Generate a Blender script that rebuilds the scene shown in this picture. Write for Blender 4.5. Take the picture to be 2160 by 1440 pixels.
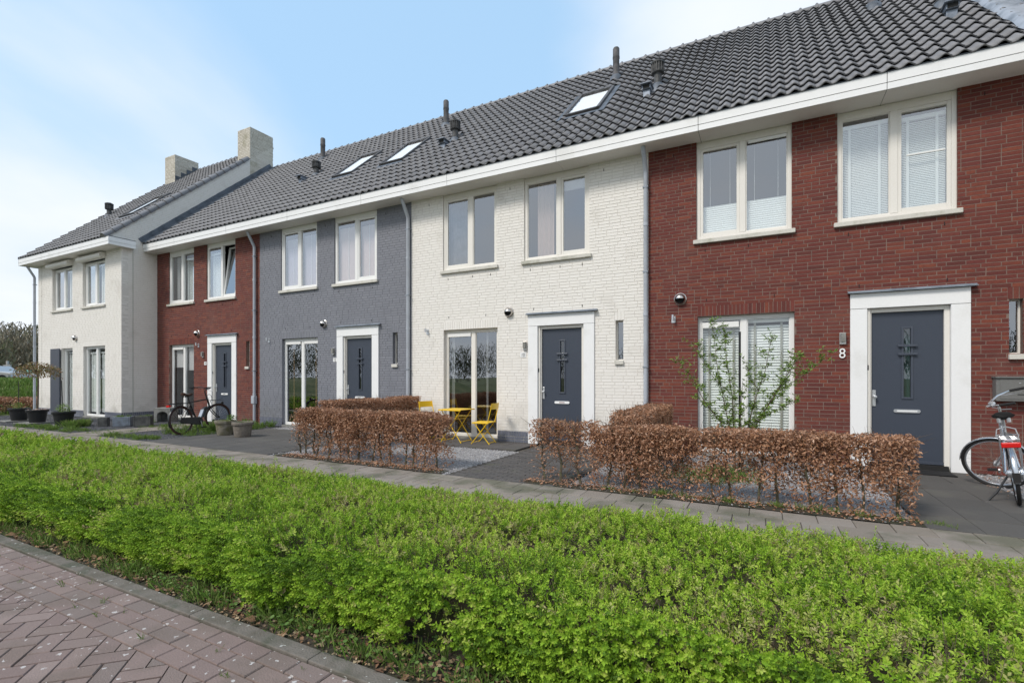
import bpy, bmesh, math, random
import numpy as np
from mathutils import Vector, Matrix, noise
R = math.radians
rng = np.random.default_rng(7); random.seed(7)
for o in list(bpy.data.objects): bpy.data.objects.remove(o)
scene = bpy.context.scene
COL = scene.collection
# ------------------------------------------------------------------ camera, sky, sun, exposure
CAMP = Vector((0, -9.43, 1.403))
cam = bpy.data.cameras.new('camera'); cam.lens = 17.13; cam.sensor_width = 36
cam.shift_y = 0.0352; cam.clip_start = .05; cam.clip_end = 3000
co = bpy.data.objects.new('camera', cam); COL.objects.link(co)
co.location = CAMP; co.rotation_euler = (R(90), 0, R(27.318)); scene.camera = co

SUN_EL, SUN_AZ = 48, 205            # azimuth clockwise from +Y (north); light comes from the camera's side
w = bpy.data.worlds.new('World'); scene.world = w; w.use_nodes = True
nt = w.node_tree; nt.nodes.clear(); L = nt.links.new
def N(t, **k):
    n = nt.nodes.new(t)
    for a, b in k.items(): setattr(n, a, b)
    return n
def mth(op, a, b=None, c=None, clamp=False):
    n = N('ShaderNodeMath', operation=op); n.use_clamp = clamp
    for i, v in enumerate((a, b, c)):
        if v is None: continue
        if isinstance(v, (int, float)): n.inputs[i].default_value = v
        else: L(v, n.inputs[i])
    return n.outputs[0]
sky = N('ShaderNodeTexSky', sky_type='NISHITA'); sky.sun_disc = False
sky.sun_elevation = R(SUN_EL); sky.sun_rotation = R(SUN_AZ); sky.air_density = 1.0; sky.dust_density = 1.2; sky.ozone_density = 1.0
bg = N('ShaderNodeBackground'); bg.inputs[1].default_value = 0.11
tc = N('ShaderNodeTexCoord'); sep = N('ShaderNodeSeparateXYZ'); L(tc.outputs['Generated'], sep.inputs[0])
zc = mth('MAXIMUM', sep.outputs[2], 0.0); den = mth('ADD', zc, 0.22)
cx_ = mth('DIVIDE', sep.outputs[0], den); cy_ = mth('DIVIDE', sep.outputs[1], den)
cmb = N('ShaderNodeCombineXYZ'); L(cx_, cmb.inputs[0]); L(cy_, cmb.inputs[1])
no = N('ShaderNodeTexNoise'); no.inputs['Scale'].default_value = .75; no.inputs['Detail'].default_value = 7; no.inputs['Roughness'].default_value = .5; no.inputs['Distortion'].default_value = .35
L(cmb.outputs[0], no.inputs['Vector'])
low = mth('SUBTRACT', 1.0, mth('MULTIPLY', zc, 3.2), clamp=True)      # clouds thicken towards the horizon
def lobe(vx, vy, vz, amp, width):                                    # a cloud bank standing in one direction
    v = Vector((vx, vy, vz)).normalized()
    dp = N('ShaderNodeVectorMath', operation='DOT_PRODUCT'); nv = N('ShaderNodeVectorMath', operation='NORMALIZE')
    L(tc.outputs['Generated'], nv.inputs[0]); L(nv.outputs[0], dp.inputs[0]); dp.inputs[1].default_value = v
    return mth('MULTIPLY', mth('SUBTRACT', 1.0, mth('MULTIPLY', mth('SUBTRACT', 1.0, dp.outputs['Value']), width), clamp=True), amp)
acc = mth('ADD', no.outputs[0], mth('MULTIPLY', low, .20))
for a in ((-1.34, .43, .28, .36, 7), (-1.26, .47, .80, -.22, 7), (.02, 1.12, .80, .34, 12), (.8, -1, .4, .32, 1.5), (-.8, -1, .5, .26, 1.9)):
    acc = mth('ADD', acc, lobe(*a))
mr = N('ShaderNodeMapRange', interpolation_type='SMOOTHSTEP'); L(acc, mr.inputs[0]); mr.inputs[1].default_value = .50; mr.inputs[2].default_value = .86
no2 = N('ShaderNodeTexNoise'); no2.inputs['Scale'].default_value = 1.7; no2.inputs['Detail'].default_value = 5; L(cmb.outputs[0], no2.inputs['Vector'])
cr = N('ShaderNodeValToRGB'); cr.color_ramp.elements[0].position = .3; cr.color_ramp.elements[0].color = (3.9, 4.4, 5.0, 1); cr.color_ramp.elements[1].position = .62; cr.color_ramp.elements[1].color = (4.55, 4.8, 5.1, 1)
L(no2.outputs[0], cr.inputs[0])
veil = N('ShaderNodeMixRGB'); veil.inputs[0].default_value = .72; L(sky.outputs[0], veil.inputs[1]); veil.inputs[2].default_value = (2.55, 3.95, 5.4, 1)
mx = N('ShaderNodeMixRGB'); L(mr.outputs[0], mx.inputs[0]); L(veil.outputs[0], mx.inputs[1]); L(cr.outputs[0], mx.inputs[2])
L(mx.outputs[0], bg.inputs[0]); ow = N('ShaderNodeOutputWorld'); L(bg.outputs[0], ow.inputs[0])
sl = bpy.data.lights.new('sun', 'SUN'); sl.energy = 1.5; sl.angle = R(14); sl.color = (1, .94, .86)
so = bpy.data.objects.new('sun', sl); COL.objects.link(so)
sd = Vector((math.sin(R(SUN_AZ)) * math.cos(R(SUN_EL)), math.cos(R(SUN_AZ)) * math.cos(R(SUN_EL)), math.sin(R(SUN_EL))))
so.rotation_euler = sd.to_track_quat('Z', 'Y').to_euler()
scene.view_settings.view_transform = 'Standard'; scene.view_settings.look = 'None'
scene.view_settings.exposure = 0.92; scene.view_settings.gamma = 1; scene.view_settings.use_curve_mapping = False
scene.render.engine = 'CYCLES'

# ------------------------------------------------------------------ materials
def mat(name, col, rough=.7, var=0.0, var2=None, nscale=6, bump=0.0, bscale=60, metal=0, spec=.35, spots=None, tint=None, dirt=None, detail=5, trans=0, objrand=True, splash=None):
    """procedural principled: base colour, noise variation to var2, per-piece tint list, bump, spots(colour, scale, threshold)"""
    m = bpy.data.materials.new(name); m.use_nodes = True; t = m.node_tree; t.nodes.clear(); l = t.links.new
    out = t.nodes.new('ShaderNodeOutputMaterial'); b = t.nodes.new('ShaderNodeBsdfPrincipled'); l(b.outputs[0], out.inputs[0])
    b.inputs['Roughness'].default_value = rough; b.inputs['Metallic'].default_value = metal; b.inputs['Specular IOR Level'].default_value = spec
    geo = t.nodes.new('ShaderNodeNewGeometry'); pos = geo.outputs['Position']
    def nz(s, d=detail, r=.55):
        n = t.nodes.new('ShaderNodeTexNoise'); n.inputs['Scale'].default_value = s; n.inputs['Detail'].default_value = d; n.inputs['Roughness'].default_value = r
        l(pos, n.inputs['Vector']); return n.outputs[0]
    def mix(f, a, c, mode='MIX'):
        n = t.nodes.new('ShaderNodeMixRGB'); n.blend_type = mode
        for i, v in enumerate((f, a, c)):
            if isinstance(v, (int, float)): n.inputs[i].default_value = v
            elif isinstance(v, tuple): n.inputs[i].default_value = (*v, 1)
            else: l(v, n.inputs[i])
        return n.outputs[0]
    def ramp(v, lo, hi):
        n = t.nodes.new('ShaderNodeMapRange'); n.interpolation_type = 'SMOOTHSTEP'; l(v, n.inputs[0]); n.inputs[1].default_value = lo; n.inputs[2].default_value = hi; return n.outputs[0]
    c = None
    if tint:
        at = t.nodes.new('ShaderNodeAttribute'); at.attribute_name = 'tint'; oi = t.nodes.new('ShaderNodeObjectInfo')
        s = t.nodes.new('ShaderNodeMath'); s.operation = 'ADD'; l(at.outputs['Fac'], s.inputs[0]); s.inputs[1].default_value = 0
        if objrand: l(oi.outputs['Random'], s.inputs[1])
        f = t.nodes.new('ShaderNodeMath'); f.operation = 'FRACT'; l(s.outputs[0], f.inputs[0])
        r = t.nodes.new('ShaderNodeValToRGB'); r.color_ramp.interpolation = 'LINEAR'
        els = r.color_ramp.elements
        for i, tc_ in enumerate(tint):
            e = els[i] if i < 2 else els.new(i / (len(tint) - 1)); e.position = i / (len(tint) - 1); e.color = (*tc_, 1)
        for i, e in enumerate(r.color_ramp.elements): e.position = i / (len(tint) - 1); e.color = (*tint[i], 1)
        l(f.outputs[0], r.inputs[0]); c = r.outputs[0]
    else:
        r = t.nodes.new('ShaderNodeRGB'); r.outputs[0].default_value = (*col, 1); c = r.outputs[0]
    if var2 is not None: c = mix(ramp(nz(nscale), .38, .68), c, var2) if not var else mix(mul(t, l, ramp(nz(nscale), .38, .68), var), c, var2)
    if dirt: c = mix(mul(t, l, ramp(nz(dirt[1]), dirt[2], dirt[2] + .2), dirt[3]), c, dirt[0])
    if splash:                      # rain splash and soil on the lowest courses
        sx = t.nodes.new('ShaderNodeSeparateXYZ'); l(pos, sx.inputs[0]); zr_ = t.nodes.new('ShaderNodeMapRange'); l(sx.outputs[2], zr_.inputs[0]); zr_.inputs[1].default_value = .95; zr_.inputs[2].default_value = .15
        pm = t.nodes.new('ShaderNodeMath'); pm.operation = 'MULTIPLY'; l(zr_.outputs[0], pm.inputs[0]); l(ramp(nz(3.5), .35, .7), pm.inputs[1]); c = mix(mul(t, l, pm.outputs[0], .6), c, splash)
    g = nz(bscale * .8, 3); c = mix(.16, c, g, 'OVERLAY')
    if spots:
        v = t.nodes.new('ShaderNodeTexVoronoi'); v.inputs['Scale'].default_value = spots[1]; v.inputs['Randomness'].default_value = 1
        wn = t.nodes.new('ShaderNodeTexNoise'); wn.inputs['Scale'].default_value = spots[1] * 3; l(pos, wn.inputs['Vector'])
        add = t.nodes.new('ShaderNodeMixRGB'); add.blend_type = 'ADD'; add.inputs[0].default_value = .045; l(pos, add.inputs[1]); l(wn.outputs['Color'], add.inputs[2]); l(add.outputs[0], v.inputs['Vector'])
        wn2 = t.nodes.new('ShaderNodeMath'); wn2.operation = 'MULTIPLY'; sp = t.nodes.new('ShaderNodeSeparateColor'); l(v.outputs['Color'], sp.inputs[0]); l(sp.outputs[0], wn2.inputs[0]); wn2.inputs[1].default_value = spots[2]
        lt = t.nodes.new('ShaderNodeMath'); lt.operation = 'LESS_THAN'; l(v.outputs['Distance'], lt.inputs[0]); l(wn2.outputs[0], lt.inputs[1])
        c = mix(mul(t, l, lt.outputs[0], .75), c, spots[0])
    l(c, b.inputs['Base Color'])
    if bump:
        bn = t.nodes.new('ShaderNodeBump'); bn.inputs['Strength'].default_value = bump; bn.inputs['Distance'].default_value = .01
        l(nz(bscale), bn.inputs['Height']); l(bn.outputs[0], b.inputs['Normal'])
    if trans:
        tr = t.nodes.new('ShaderNodeBsdfTranslucent'); l(c, tr.inputs[0]); ms = t.nodes.new('ShaderNodeMixShader'); ms.inputs[0].default_value = trans
        l(b.outputs[0], ms.inputs[1]); l(tr.outputs[0], ms.inputs[2]); l(ms.outputs[0], out.inputs[0])
    return m
def mul(t, l, a, k):
    n = t.nodes.new('ShaderNodeMath'); n.operation = 'MULTIPLY'; l(a, n.inputs[0]); n.inputs[1].default_value = k; return n.outputs[0]
def glass(name, tintc=(.75, .8, .82), refl=.20, k=2.2):
    m = bpy.data.materials.new(name); m.use_nodes = True; t = m.node_tree; t.nodes.clear(); l = t.links.new
    out = t.nodes.new('ShaderNodeOutputMaterial'); tr = t.nodes.new('ShaderNodeBsdfTransparent'); tr.inputs[0].default_value = (*tintc, 1)
    gl = t.nodes.new('ShaderNodeBsdfGlossy'); gl.inputs['Roughness'].default_value = .004; gl.inputs['Color'].default_value = (.93, .95, .98, 1)
    fr = t.nodes.new('ShaderNodeFresnel'); fr.inputs[0].default_value = 1.5
    nzn = t.nodes.new('ShaderNodeTexNoise'); nzn.inputs['Scale'].default_value = 1.1; ge = t.nodes.new('ShaderNodeNewGeometry'); l(ge.outputs['Position'], nzn.inputs['Vector'])
    bn = t.nodes.new('ShaderNodeBump'); bn.inputs['Strength'].default_value = .06; bn.inputs['Distance'].default_value = .02; l(nzn.outputs[0], bn.inputs['Height']); l(bn.outputs[0], gl.inputs['Normal'])
    ma = t.nodes.new('ShaderNodeMath'); ma.operation = 'MULTIPLY_ADD'; ma.use_clamp = True; l(fr.outputs[0], ma.inputs[0]); ma.inputs[1].default_value = k; ma.inputs[2].default_value = refl
    fa = t.nodes.new('ShaderNodeMath'); fa.operation = 'SUBTRACT'; fa.inputs[0].default_value = 1; l(ge.outputs['Backfacing'], fa.inputs[1])     # each sheet of glass reflects once, on its outer face
    mm_ = t.nodes.new('ShaderNodeMath'); mm_.operation = 'MULTIPLY'; l(ma.outputs[0], mm_.inputs[0]); l(fa.outputs[0], mm_.inputs[1])
    cm_ = t.nodes.new('ShaderNodeMixRGB'); l(ge.outputs['Backfacing'], cm_.inputs[0]); cm_.inputs[1].default_value = (*tintc, 1); cm_.inputs[2].default_value = (1, 1, 1, 1); l(cm_.outputs[0], tr.inputs[0])
    ms = t.nodes.new('ShaderNodeMixShader'); l(mm_.outputs[0], ms.inputs[0]); l(tr.outputs[0], ms.inputs[1]); l(gl.outputs[0], ms.inputs[2]); l(ms.outputs[0], out.inputs[0])
    return m
M = dict(
 red=mat('red_brick', (.2, .05, .035), .85, tint=[(.145,.036,.028), (.115,.029,.024), (.158,.041,.031), (.132,.031,.025), (.180,.048,.031), (.100,.028,.024), (.150,.037,.031), (.20,.054,.032), (.125,.033,.027)], bump=.35, bscale=70, var2=(.095,.028,.024), nscale=22, var=.35, detail=6, dirt=((.19,.09,.07), 1.1, .52, .30), splash=(.12,.085,.065)),
 redmortar=mat('brown_mortar', (.205,.145,.12), .95, bump=.2, bscale=90, var2=(.155,.105,.09), nscale=5),
 white=mat('white_painted_brick', (.66,.60,.52), .65, bump=.2, bscale=55, splash=(.36,.33,.27), tint=[(.765,.735,.69), (.75,.72,.675), (.78,.75,.71), (.76,.73,.685)], dirt=((.50,.46,.41), 1.6, .55, .35), detail=7),
 whitemortar=mat('white_painted_mortar', (.67,.64,.595), .75, bump=.2, bscale=60),
 grey=mat('grey_painted_brick', (.175,.18,.21), .6, bump=.2, bscale=55, splash=(.13,.13,.12), tint=[(.205,.21,.238), (.195,.20,.227), (.215,.22,.248)], dirt=((.165,.17,.195), 1.5, .5, .5)),
 greymortar=mat('grey_painted_mortar', (.175,.18,.205), .75),
 plinth=mat('slate_painted_brick', (.15,.16,.20), .6, bump=.5, bscale=40, tint=[(.15,.16,.20), (.14,.15,.19), (.165,.175,.215)], dirt=((.11,.12,.13), 3, .5, .6)),
 frame=mat('white_frame', (.78,.775,.76), .35, spec=.5),
 cream=mat('cream_frame', (.74,.71,.66), .4, spec=.45),
 trim=mat('white_trim_panel', (.80,.80,.80), .4, spec=.4, dirt=((.60,.59,.56), 1.6, .52, .45)),
 soffit=mat('soffit_panel', (.74,.72,.69), .55),
 sill=mat('pale_stone_sill', (.58,.56,.51), .8, dirt=((.33,.33,.26), 4, .5, .6)),
 joint=mat('dark_joint', (.02,.02,.02), .9),
 door=mat('slate_door', (.046,.056,.078), .42, bump=.25, bscale=220, spec=.4),
 doortrim=mat('slate_door_moulding', (.055,.065,.088), .35, spec=.5),
 zinc=mat('zinc', (.30,.33,.37), .4, metal=.6, var2=(.20,.22,.25), nscale=5),
 lead=mat('lead_flashing', (.36,.38,.42), .5, metal=.35, var2=(.20,.22,.25), nscale=4, bump=.5, bscale=14),
 leadd=mat('dark_lead_flashing', (.13,.145,.17), .55, metal=.2, var2=(.075,.085,.10), nscale=4, bump=.5, bscale=14),
 pipe=mat('grey_rainwater_pipe', (.42,.45,.50), .4, spec=.5, var2=(.36,.38,.42), nscale=3),
 tile=mat('grey_roof_tile', (.12,.12,.125), .55, spec=.5, tint=[(.190,.189,.200), (.172,.171,.181), (.208,.206,.216), (.155,.154,.163), (.198,.196,.208)], spots=((.17,.17,.10), 7, .10), bump=.35, bscale=110, dirt=((.10,.095,.07), 5, .58, .6), detail=5),
 underlay=mat('roof_underlay', (.03,.03,.03), .9),
 vent=mat('weathered_black_vent', (.05,.05,.052), .6, var2=(.10,.10,.10), nscale=14),
 flue=mat('weathered_grey_flue', (.115,.11,.115), .7, var2=(.07,.07,.07), nscale=10),
 steel=mat('brushed_steel', (.55,.52,.49), .28, metal=1),
 alu=mat('aluminium', (.62,.63,.65), .35, metal=.8),
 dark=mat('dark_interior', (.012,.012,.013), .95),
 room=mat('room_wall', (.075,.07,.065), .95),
 blind=mat('white_blind', (.82,.85,.84), .6), blindw=mat('bright_white_blind', (.86,.88,.88), .6),
 tape=mat('blind_tape', (.34,.34,.30), .8),
 sheer=mat('pinkish_sheer', (.62,.50,.50), .8), sheer2=mat('mauve_sheer', (.50,.46,.55), .8), bamboo=mat('brown_valance', (.10,.05,.03), .8),
 curtain=mat('pale_curtain', (.55,.54,.55), .9), peach=mat('peach_poster_back', (.50,.38,.34), .9), slatw=mat('wooden_slat', (.30,.17,.08), .6),
glasslow=glass('ground_floor_glass', (.95,.97,.96), .07, 1.6), glass=glass('window_glass', (.93,.96,.95)), glassd=glass('door_glass', (.5, .55, .55), .05), skyg=glass('skylight_glass', (.95, .95, .95), .04, .5),
 plate=mat('white_number_plate', (.80,.80,.80), .4), black=mat('black_print', (.012,.012,.012), .5),
 slab=mat('concrete_path_slab', (.25,.22,.19), .9, tint=[(.235,.200,.170), (.21,.18,.150), (.26,.225,.195), (.22,.19,.165), (.27,.24,.205)], dirt=((.105,.105,.07), 1.7, .46, .8), bump=.5, bscale=80),
 dslab=mat('dark_driveway_slab', (.085,.08,.075), .9, tint=[(.088,.083,.078), (.078,.074,.070), (.098,.092,.086), (.083,.078,.074)], dirt=((.125,.12,.10), 2.0, .52, .5), bump=.5, bscale=90),
 dbrick=mat('dark_walkway_brick', (.085,.08,.078), .9, tint=[(.085,.078,.075), (.10,.092,.088), (.072,.067,.066), (.092,.086,.083)], dirt=((.10,.105,.06), 2.2, .56, .6), bump=.5, bscale=90),
 paver=mat('red_clay_paver', (.20,.13,.13), .85, tint=[(.232,.168,.150), (.20,.145,.130), (.255,.192,.172), (.215,.158,.138), (.19,.148,.132), (.24,.172,.152)], dirt=((.15,.115,.095), 2.6, .46, .6), spots=((.56,.53,.51), 19, .26), bump=.5, bscale=120),
 kerb=mat('grey_kerb_stone', (.165,.145,.125), .9, dirt=((.075,.08,.055), 5, .45, .75), spots=((.48,.47,.44), 20, .22), bump=.6, bscale=90, var2=(.12,.105,.085), nscale=9),
 bed=mat('dark_soil', (.055,.042,.03), 1, var2=(.03,.035,.018), nscale=8, bump=.8, bscale=40),
 sand=mat('joint_sand', (.10,.085,.07), 1, var2=(.05,.05,.035), nscale=7, bump=.5, bscale=100),
 roadj=mat('road_joint_sand', (.075,.062,.052), 1, var2=(.26,.23,.17), nscale=3, bump=.5, bscale=100),
 gravl=mat('pale_gravel', (.35,.34,.35), .9, tint=[(.33,.33,.34), (.24,.24,.26), (.48,.46,.46), (.30,.27,.26), (.56,.55,.55), (.19,.19,.21)]),
 gravbl=mat('pale_gravel_base', (.22,.215,.22), 1, bump=1, bscale=70, var2=(.33,.32,.32), nscale=60),
 gravd=mat('dark_gravel', (.10,.10,.11), .9, tint=[(.085,.085,.095), (.06,.06,.068), (.13,.13,.14), (.10,.097,.10)]),
 gravbd=mat('dark_gravel_base', (.065,.065,.07), 1, bump=1, bscale=70, var2=(.10,.10,.105), nscale=60),
 field=mat('rough_grass_ground', (.085,.105,.035), 1, var2=(.15,.15,.07), nscale=.35, bump=.5, bscale=3, dirt=((.05,.075,.025), .9, .45, .7)),
 bush=mat('green_shrub_leaf', (.1,.2,.03), .6, spec=.28, tint=[(.075,.145,.016), (.135,.245,.020), (.215,.365,.026), (.29,.455,.036), (.36,.495,.055), (.41,.47,.10), (.38,.36,.16), (.29,.21,.12), (.17,.12,.08)], trans=.22, objrand=False),
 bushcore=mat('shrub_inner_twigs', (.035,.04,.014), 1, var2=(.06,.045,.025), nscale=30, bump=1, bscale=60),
 twig=mat('brown_twig', (.10,.07,.05), .9, var2=(.15,.12,.09), nscale=20), bark=mat('grey_green_hedge_bark', (.085,.07,.05), .9, var2=(.12,.12,.07), nscale=15, bump=.5, bscale=60),
 beech=mat('dry_beech_leaf', (.3,.15,.09), .5, spec=.55, tint=[(.33,.155,.078), (.44,.240,.135), (.25,.110,.055), (.39,.200,.105), (.55,.35,.235), (.21,.095,.054), (.36,.18,.10), (.49,.285,.185)], trans=.15),
 litter=mat('leaf_litter', (.2,.11,.06), .9, tint=[(.20,.11,.06), (.12,.065,.04), (.30,.19,.10), (.16,.085,.05), (.35,.27,.17), (.09,.055,.035)]),
 grass=mat('grass_blade', (.1,.17,.03), .7, tint=[(.105,.19,.028), (.15,.25,.04), (.08,.14,.025), (.20,.24,.075), (.12,.22,.03)], trans=.25),
 herb=mat('herb_leaf', (.13,.22,.05), .6, tint=[(.14,.24,.06), (.10,.19,.04), (.19,.28,.08)], trans=.25),
 willow=mat('young_green_leaf', (.13,.21,.04), .5, tint=[(.18,.29,.05), (.14,.23,.04), (.23,.34,.07), (.12,.19,.035)], trans=.3),
 tubp=mat('black_plastic', (.014,.015,.017), .5, spec=.5), potstone=mat('mossy_stone_pot', (.20,.18,.14), .95, var2=(.125,.115,.06), nscale=6, bump=1, bscale=35, dirt=((.32,.29,.25), 9, .5, .6)),
 potstone2=mat('weathered_stone_pot', (.22,.19,.16), .95, var2=(.13,.11,.09), nscale=9, bump=1, bscale=30, dirt=((.34,.31,.28), 9, .5, .6)),
 concrete=mat('aged_concrete', (.11,.11,.105), .95, var2=(.06,.06,.06), nscale=7, bump=1, bscale=40), concl=mat('light_concrete', (.26,.255,.24), .95, var2=(.17,.17,.155), nscale=6, bump=.6, bscale=50),
 galv=mat('galvanised_sheet', (.23,.26,.31), .5, metal=.5, var2=(.16,.18,.21), nscale=9),
 yellow=mat('yellow_lacquer', (.82,.52,.01), .35, spec=.5),
 rubber=mat('black_rubber', (.018,.017,.017), .7), brownrub=mat('brown_rubber', (.075,.032,.026), .7), bikeblk=mat('black_bike_paint', (.012,.013,.014), .3, spec=.6), chrome=mat('silver_bike_paint', (.55,.57,.60), .22, metal=.9),
 leather=mat('brown_leather', (.06,.03,.022), .5), redl=mat('red_reflector', (.55,.012,.012), .25), spoke=mat('steel_spoke', (.5,.5,.5), .3, metal=1),
 mailbox=mat('grey_mailbox_paint', (.155,.155,.15), .5), shutter=mat('slate_shutter', (.075,.082,.105), .5),
 wood=mat('bare_tree_twigs', (.14,.12,.085), 1, tint=[(.20,.17,.125), (.24,.21,.15), (.16,.14,.10), (.19,.19,.10), (.27,.23,.17)], objrand=False),
 dkhedge=mat('clipped_green_hedge', (.05,.075,.025), 1, var2=(.03,.05,.02), nscale=3, bump=1, bscale=8),
 teal=mat('teal_tarpaulin', (.16,.42,.38), .6), carp=mat('silver_car_paint', (.4,.42,.44), .3, metal=.4), darkg=mat('dark_car_glass', (.03,.03,.035), .15), rail=mat('pale_fence_rail', (.33,.32,.31), .8),
 flower=mat('orange_pink_leaf', (.3,.14,.09), .6, tint=[(.16,.16,.045), (.27,.16,.07), (.115,.145,.045), (.30,.13,.08), (.22,.21,.09), (.42,.36,.28)], trans=.25),
 pinkst=mat('pink_stones', (.42,.30,.27), .9, tint=[(.42,.30,.27), (.36,.30,.27), (.48,.38,.34), (.3,.25,.23)]),
 moss=mat('white_chimney_brick', (.55,.51,.44), .8, bump=.3, bscale=40, tint=[(.58,.54,.47), (.52,.48,.41), (.62,.58,.51), (.46,.42,.35)], dirt=((.27,.25,.15), 1.8, .56, .6)), oldmortar=mat('old_chimney_mortar', (.30,.27,.22), .9),
 rubmat=mat('black_rubber_mat', (.012,.012,.013), .9),
)
# ------------------------------------------------------------------ object helpers
def link(o, parent=None):
    COL.objects.link(o)
    if parent is not None: o.parent = parent
    return o
def thing(name, label, cat, loc=(0, 0, 0), rz=0, group=None):
    o = bpy.data.objects.new(name, None); link(o); o.location = loc; o.rotation_euler = (0, 0, rz); o.empty_display_size = .1
    o['label'] = label; o['category'] = cat
    if group: o['group'] = group
    return o
def tag(o, label=None, cat=None, group=None, kind=None):
    for k, v in (('label', label), ('category', cat), ('group', group), ('kind', kind)):
        if v: o[k] = v
    return o
class MB:
    def __init__(s): s.v = []; s.f = []; s.mi = []; s.cur = 0; s.tr = None
    def add(s, vs, fs):
        n = len(s.v)
        if s.tr is not None: vs = [tuple(s.tr @ Vector(p)) for p in vs]
        s.v += [tuple(p) for p in vs]; s.f += [tuple(i + n for i in f) for f in fs]; s.mi += [s.cur] * len(fs)
    def box(s, x0, x1, y0, y1, z0, z1):
        if x0 > x1: x0, x1 = x1, x0
        if y0 > y1: y0, y1 = y1, y0
        s.add([(x0,y0,z0),(x1,y0,z0),(x1,y1,z0),(x0,y1,z0),(x0,y0,z1),(x1,y0,z1),(x1,y1,z1),(x0,y1,z1)],
              [(0,3,2,1),(4,5,6,7),(0,1,5,4),(1,2,6,5),(2,3,7,6),(3,0,4,7)]); return s
    def poly(s, pts): s.add(pts, [tuple(range(len(pts)))]); return s
    def prism(s, pts, d):      # extrude polygon by vector d
        n = len(pts); d = Vector(d); s.add([Vector(p) for p in pts] + [Vector(p) + d for p in pts],
            [tuple(range(n))[::-1], tuple(range(n, 2*n))] + [(i, (i+1) % n, n + (i+1) % n, n + i) for i in range(n)]); return s
    def tube(s, pts, r, n=8, caps=True, closed=False):
        P = [Vector(p) for p in pts]; m = len(P); rr = r if isinstance(r, (list, tuple)) else [r] * m
        vs = []; up = None
        for i in range(m):
            if closed: t = (P[(i+1) % m] - P[i-1])
            else: t = P[min(i+1, m-1)] - P[max(i-1, 0)]
            t.normalize()
            if up is None: up = t.orthogonal().normalized()
            else:
                up = (up - t * up.dot(t))
                up = up.normalized() if up.length > 1e-6 else t.orthogonal().normalized()
            b = t.cross(up)
            for k in range(n):
                a = 2*math.pi*k/n; vs.append(P[i] + (up*math.cos(a) + b*math.sin(a)) * rr[i])
        fs = []
        for i in range(m if closed else m-1):
            j = (i+1) % m
            for k in range(n): fs.append((i*n+k, i*n+(k+1) % n, j*n+(k+1) % n, j*n+k))
        if caps and not closed: fs += [tuple(range(n))[::-1], tuple(range((m-1)*n, m*n))]
        s.add(vs, fs); return s
    def lathe(s, prof, c=(0,0,0), n=20, axis='z'):
        vs = []; 
        for (r, z) in prof:
            for k in range(n):
                a = 2*math.pi*k/n; p = (r*math.cos(a), r*math.sin(a), z)
                if axis == 'y': p = (p[0], p[2], p[1])
                if axis == 'x': p = (p[2], p[0], p[1])
                vs.append((p[0]+c[0], p[1]+c[1], p[2]+c[2]))
        fs = [(i*n+k, i*n+(k+1) % n, (i+1)*n+(k+1) % n, (i+1)*n+k) for i in range(len(prof)-1) for k in range(n)]
        s.add(vs, fs); return s
    def mesh(s, name, mats, smooth=False):
        me = bpy.data.meshes.new(name); me.from_pydata(s.v, [], s.f)
        for m in (mats if isinstance(mats, (list, tuple)) else [mats]): me.materials.append(m)
        if any(s.mi): me.polygons.foreach_set('material_index', s.mi)
        if smooth: me.polygons.foreach_set('use_smooth', [True] * len(me.polygons)); me.set_sharp_from_angle(angle=R(40))
        me.update(); return me
    def build(s, name, mats, parent=None, smooth=False, bevel=0):
        me = s.mesh(name, mats, smooth); o = bpy.data.objects.new(name, me); link(o, parent)
        if bevel:
            b = o.modifiers.new('bevel', 'BEVEL'); b.width = bevel; b.segments = 2; b.limit_method = 'ANGLE'
        return o
def scatter_mesh(name, m, tv, tf, pos, mats3=None, scl=None, tint=None, smooth=False, tj=0):
    """join many transformed copies of one small template into one mesh (numpy)"""
    tv = np.asarray(tv, float); tf = np.asarray(tf, int); n = len(pos); k = len(tv); pos = np.asarray(pos, float)
    V = np.broadcast_to(tv, (n, k, 3)).copy()
    if scl is not None:
        scl = np.asarray(scl, float); V *= scl[:, None, :] if scl.ndim == 2 else scl[:, None, None]
    if mats3 is not None: V = np.einsum('nij,nkj->nki', mats3, V)
    V += pos[:, None, :]
    F = (tf[None] + (np.arange(n) * k)[:, None, None]).reshape(-1)
    fs = tf.shape[1]; nf = n * len(tf)
    me = bpy.data.meshes.new(name); me.vertices.add(n*k); me.vertices.foreach_set('co', V.reshape(-1))
    me.loops.add(len(F)); me.loops.foreach_set('vertex_index', F.astype(np.int32))
    me.polygons.add(nf); me.polygons.foreach_set('loop_start', np.arange(0, nf*fs, fs, dtype=np.int32))
    try: me.polygons.foreach_set('loop_total', np.full(nf, fs, dtype=np.int32))
    except Exception: pass
    me.materials.append(m)
    me.polygons.foreach_set('use_smooth', np.full(nf, bool(smooth)))
    me.update(calc_edges=True)
    if tint is None: tint = rng.random(n)
    a = me.attributes.new('tint', 'FLOAT', 'FACE'); a.data.foreach_set('value', np.clip(np.repeat(np.asarray(tint, float), len(tf)) + (rng.normal(0, tj, n*len(tf)) if tj else 0), 0.01, .99))
    return me
def scatter(name, m, tv, tf, pos, parent=None, kind='stuff', **k):
    o = bpy.data.objects.new(name, scatter_mesh(name, m, tv, tf, pos, **k)); link(o, parent)
    if kind: o['kind'] = kind
    return o
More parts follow.
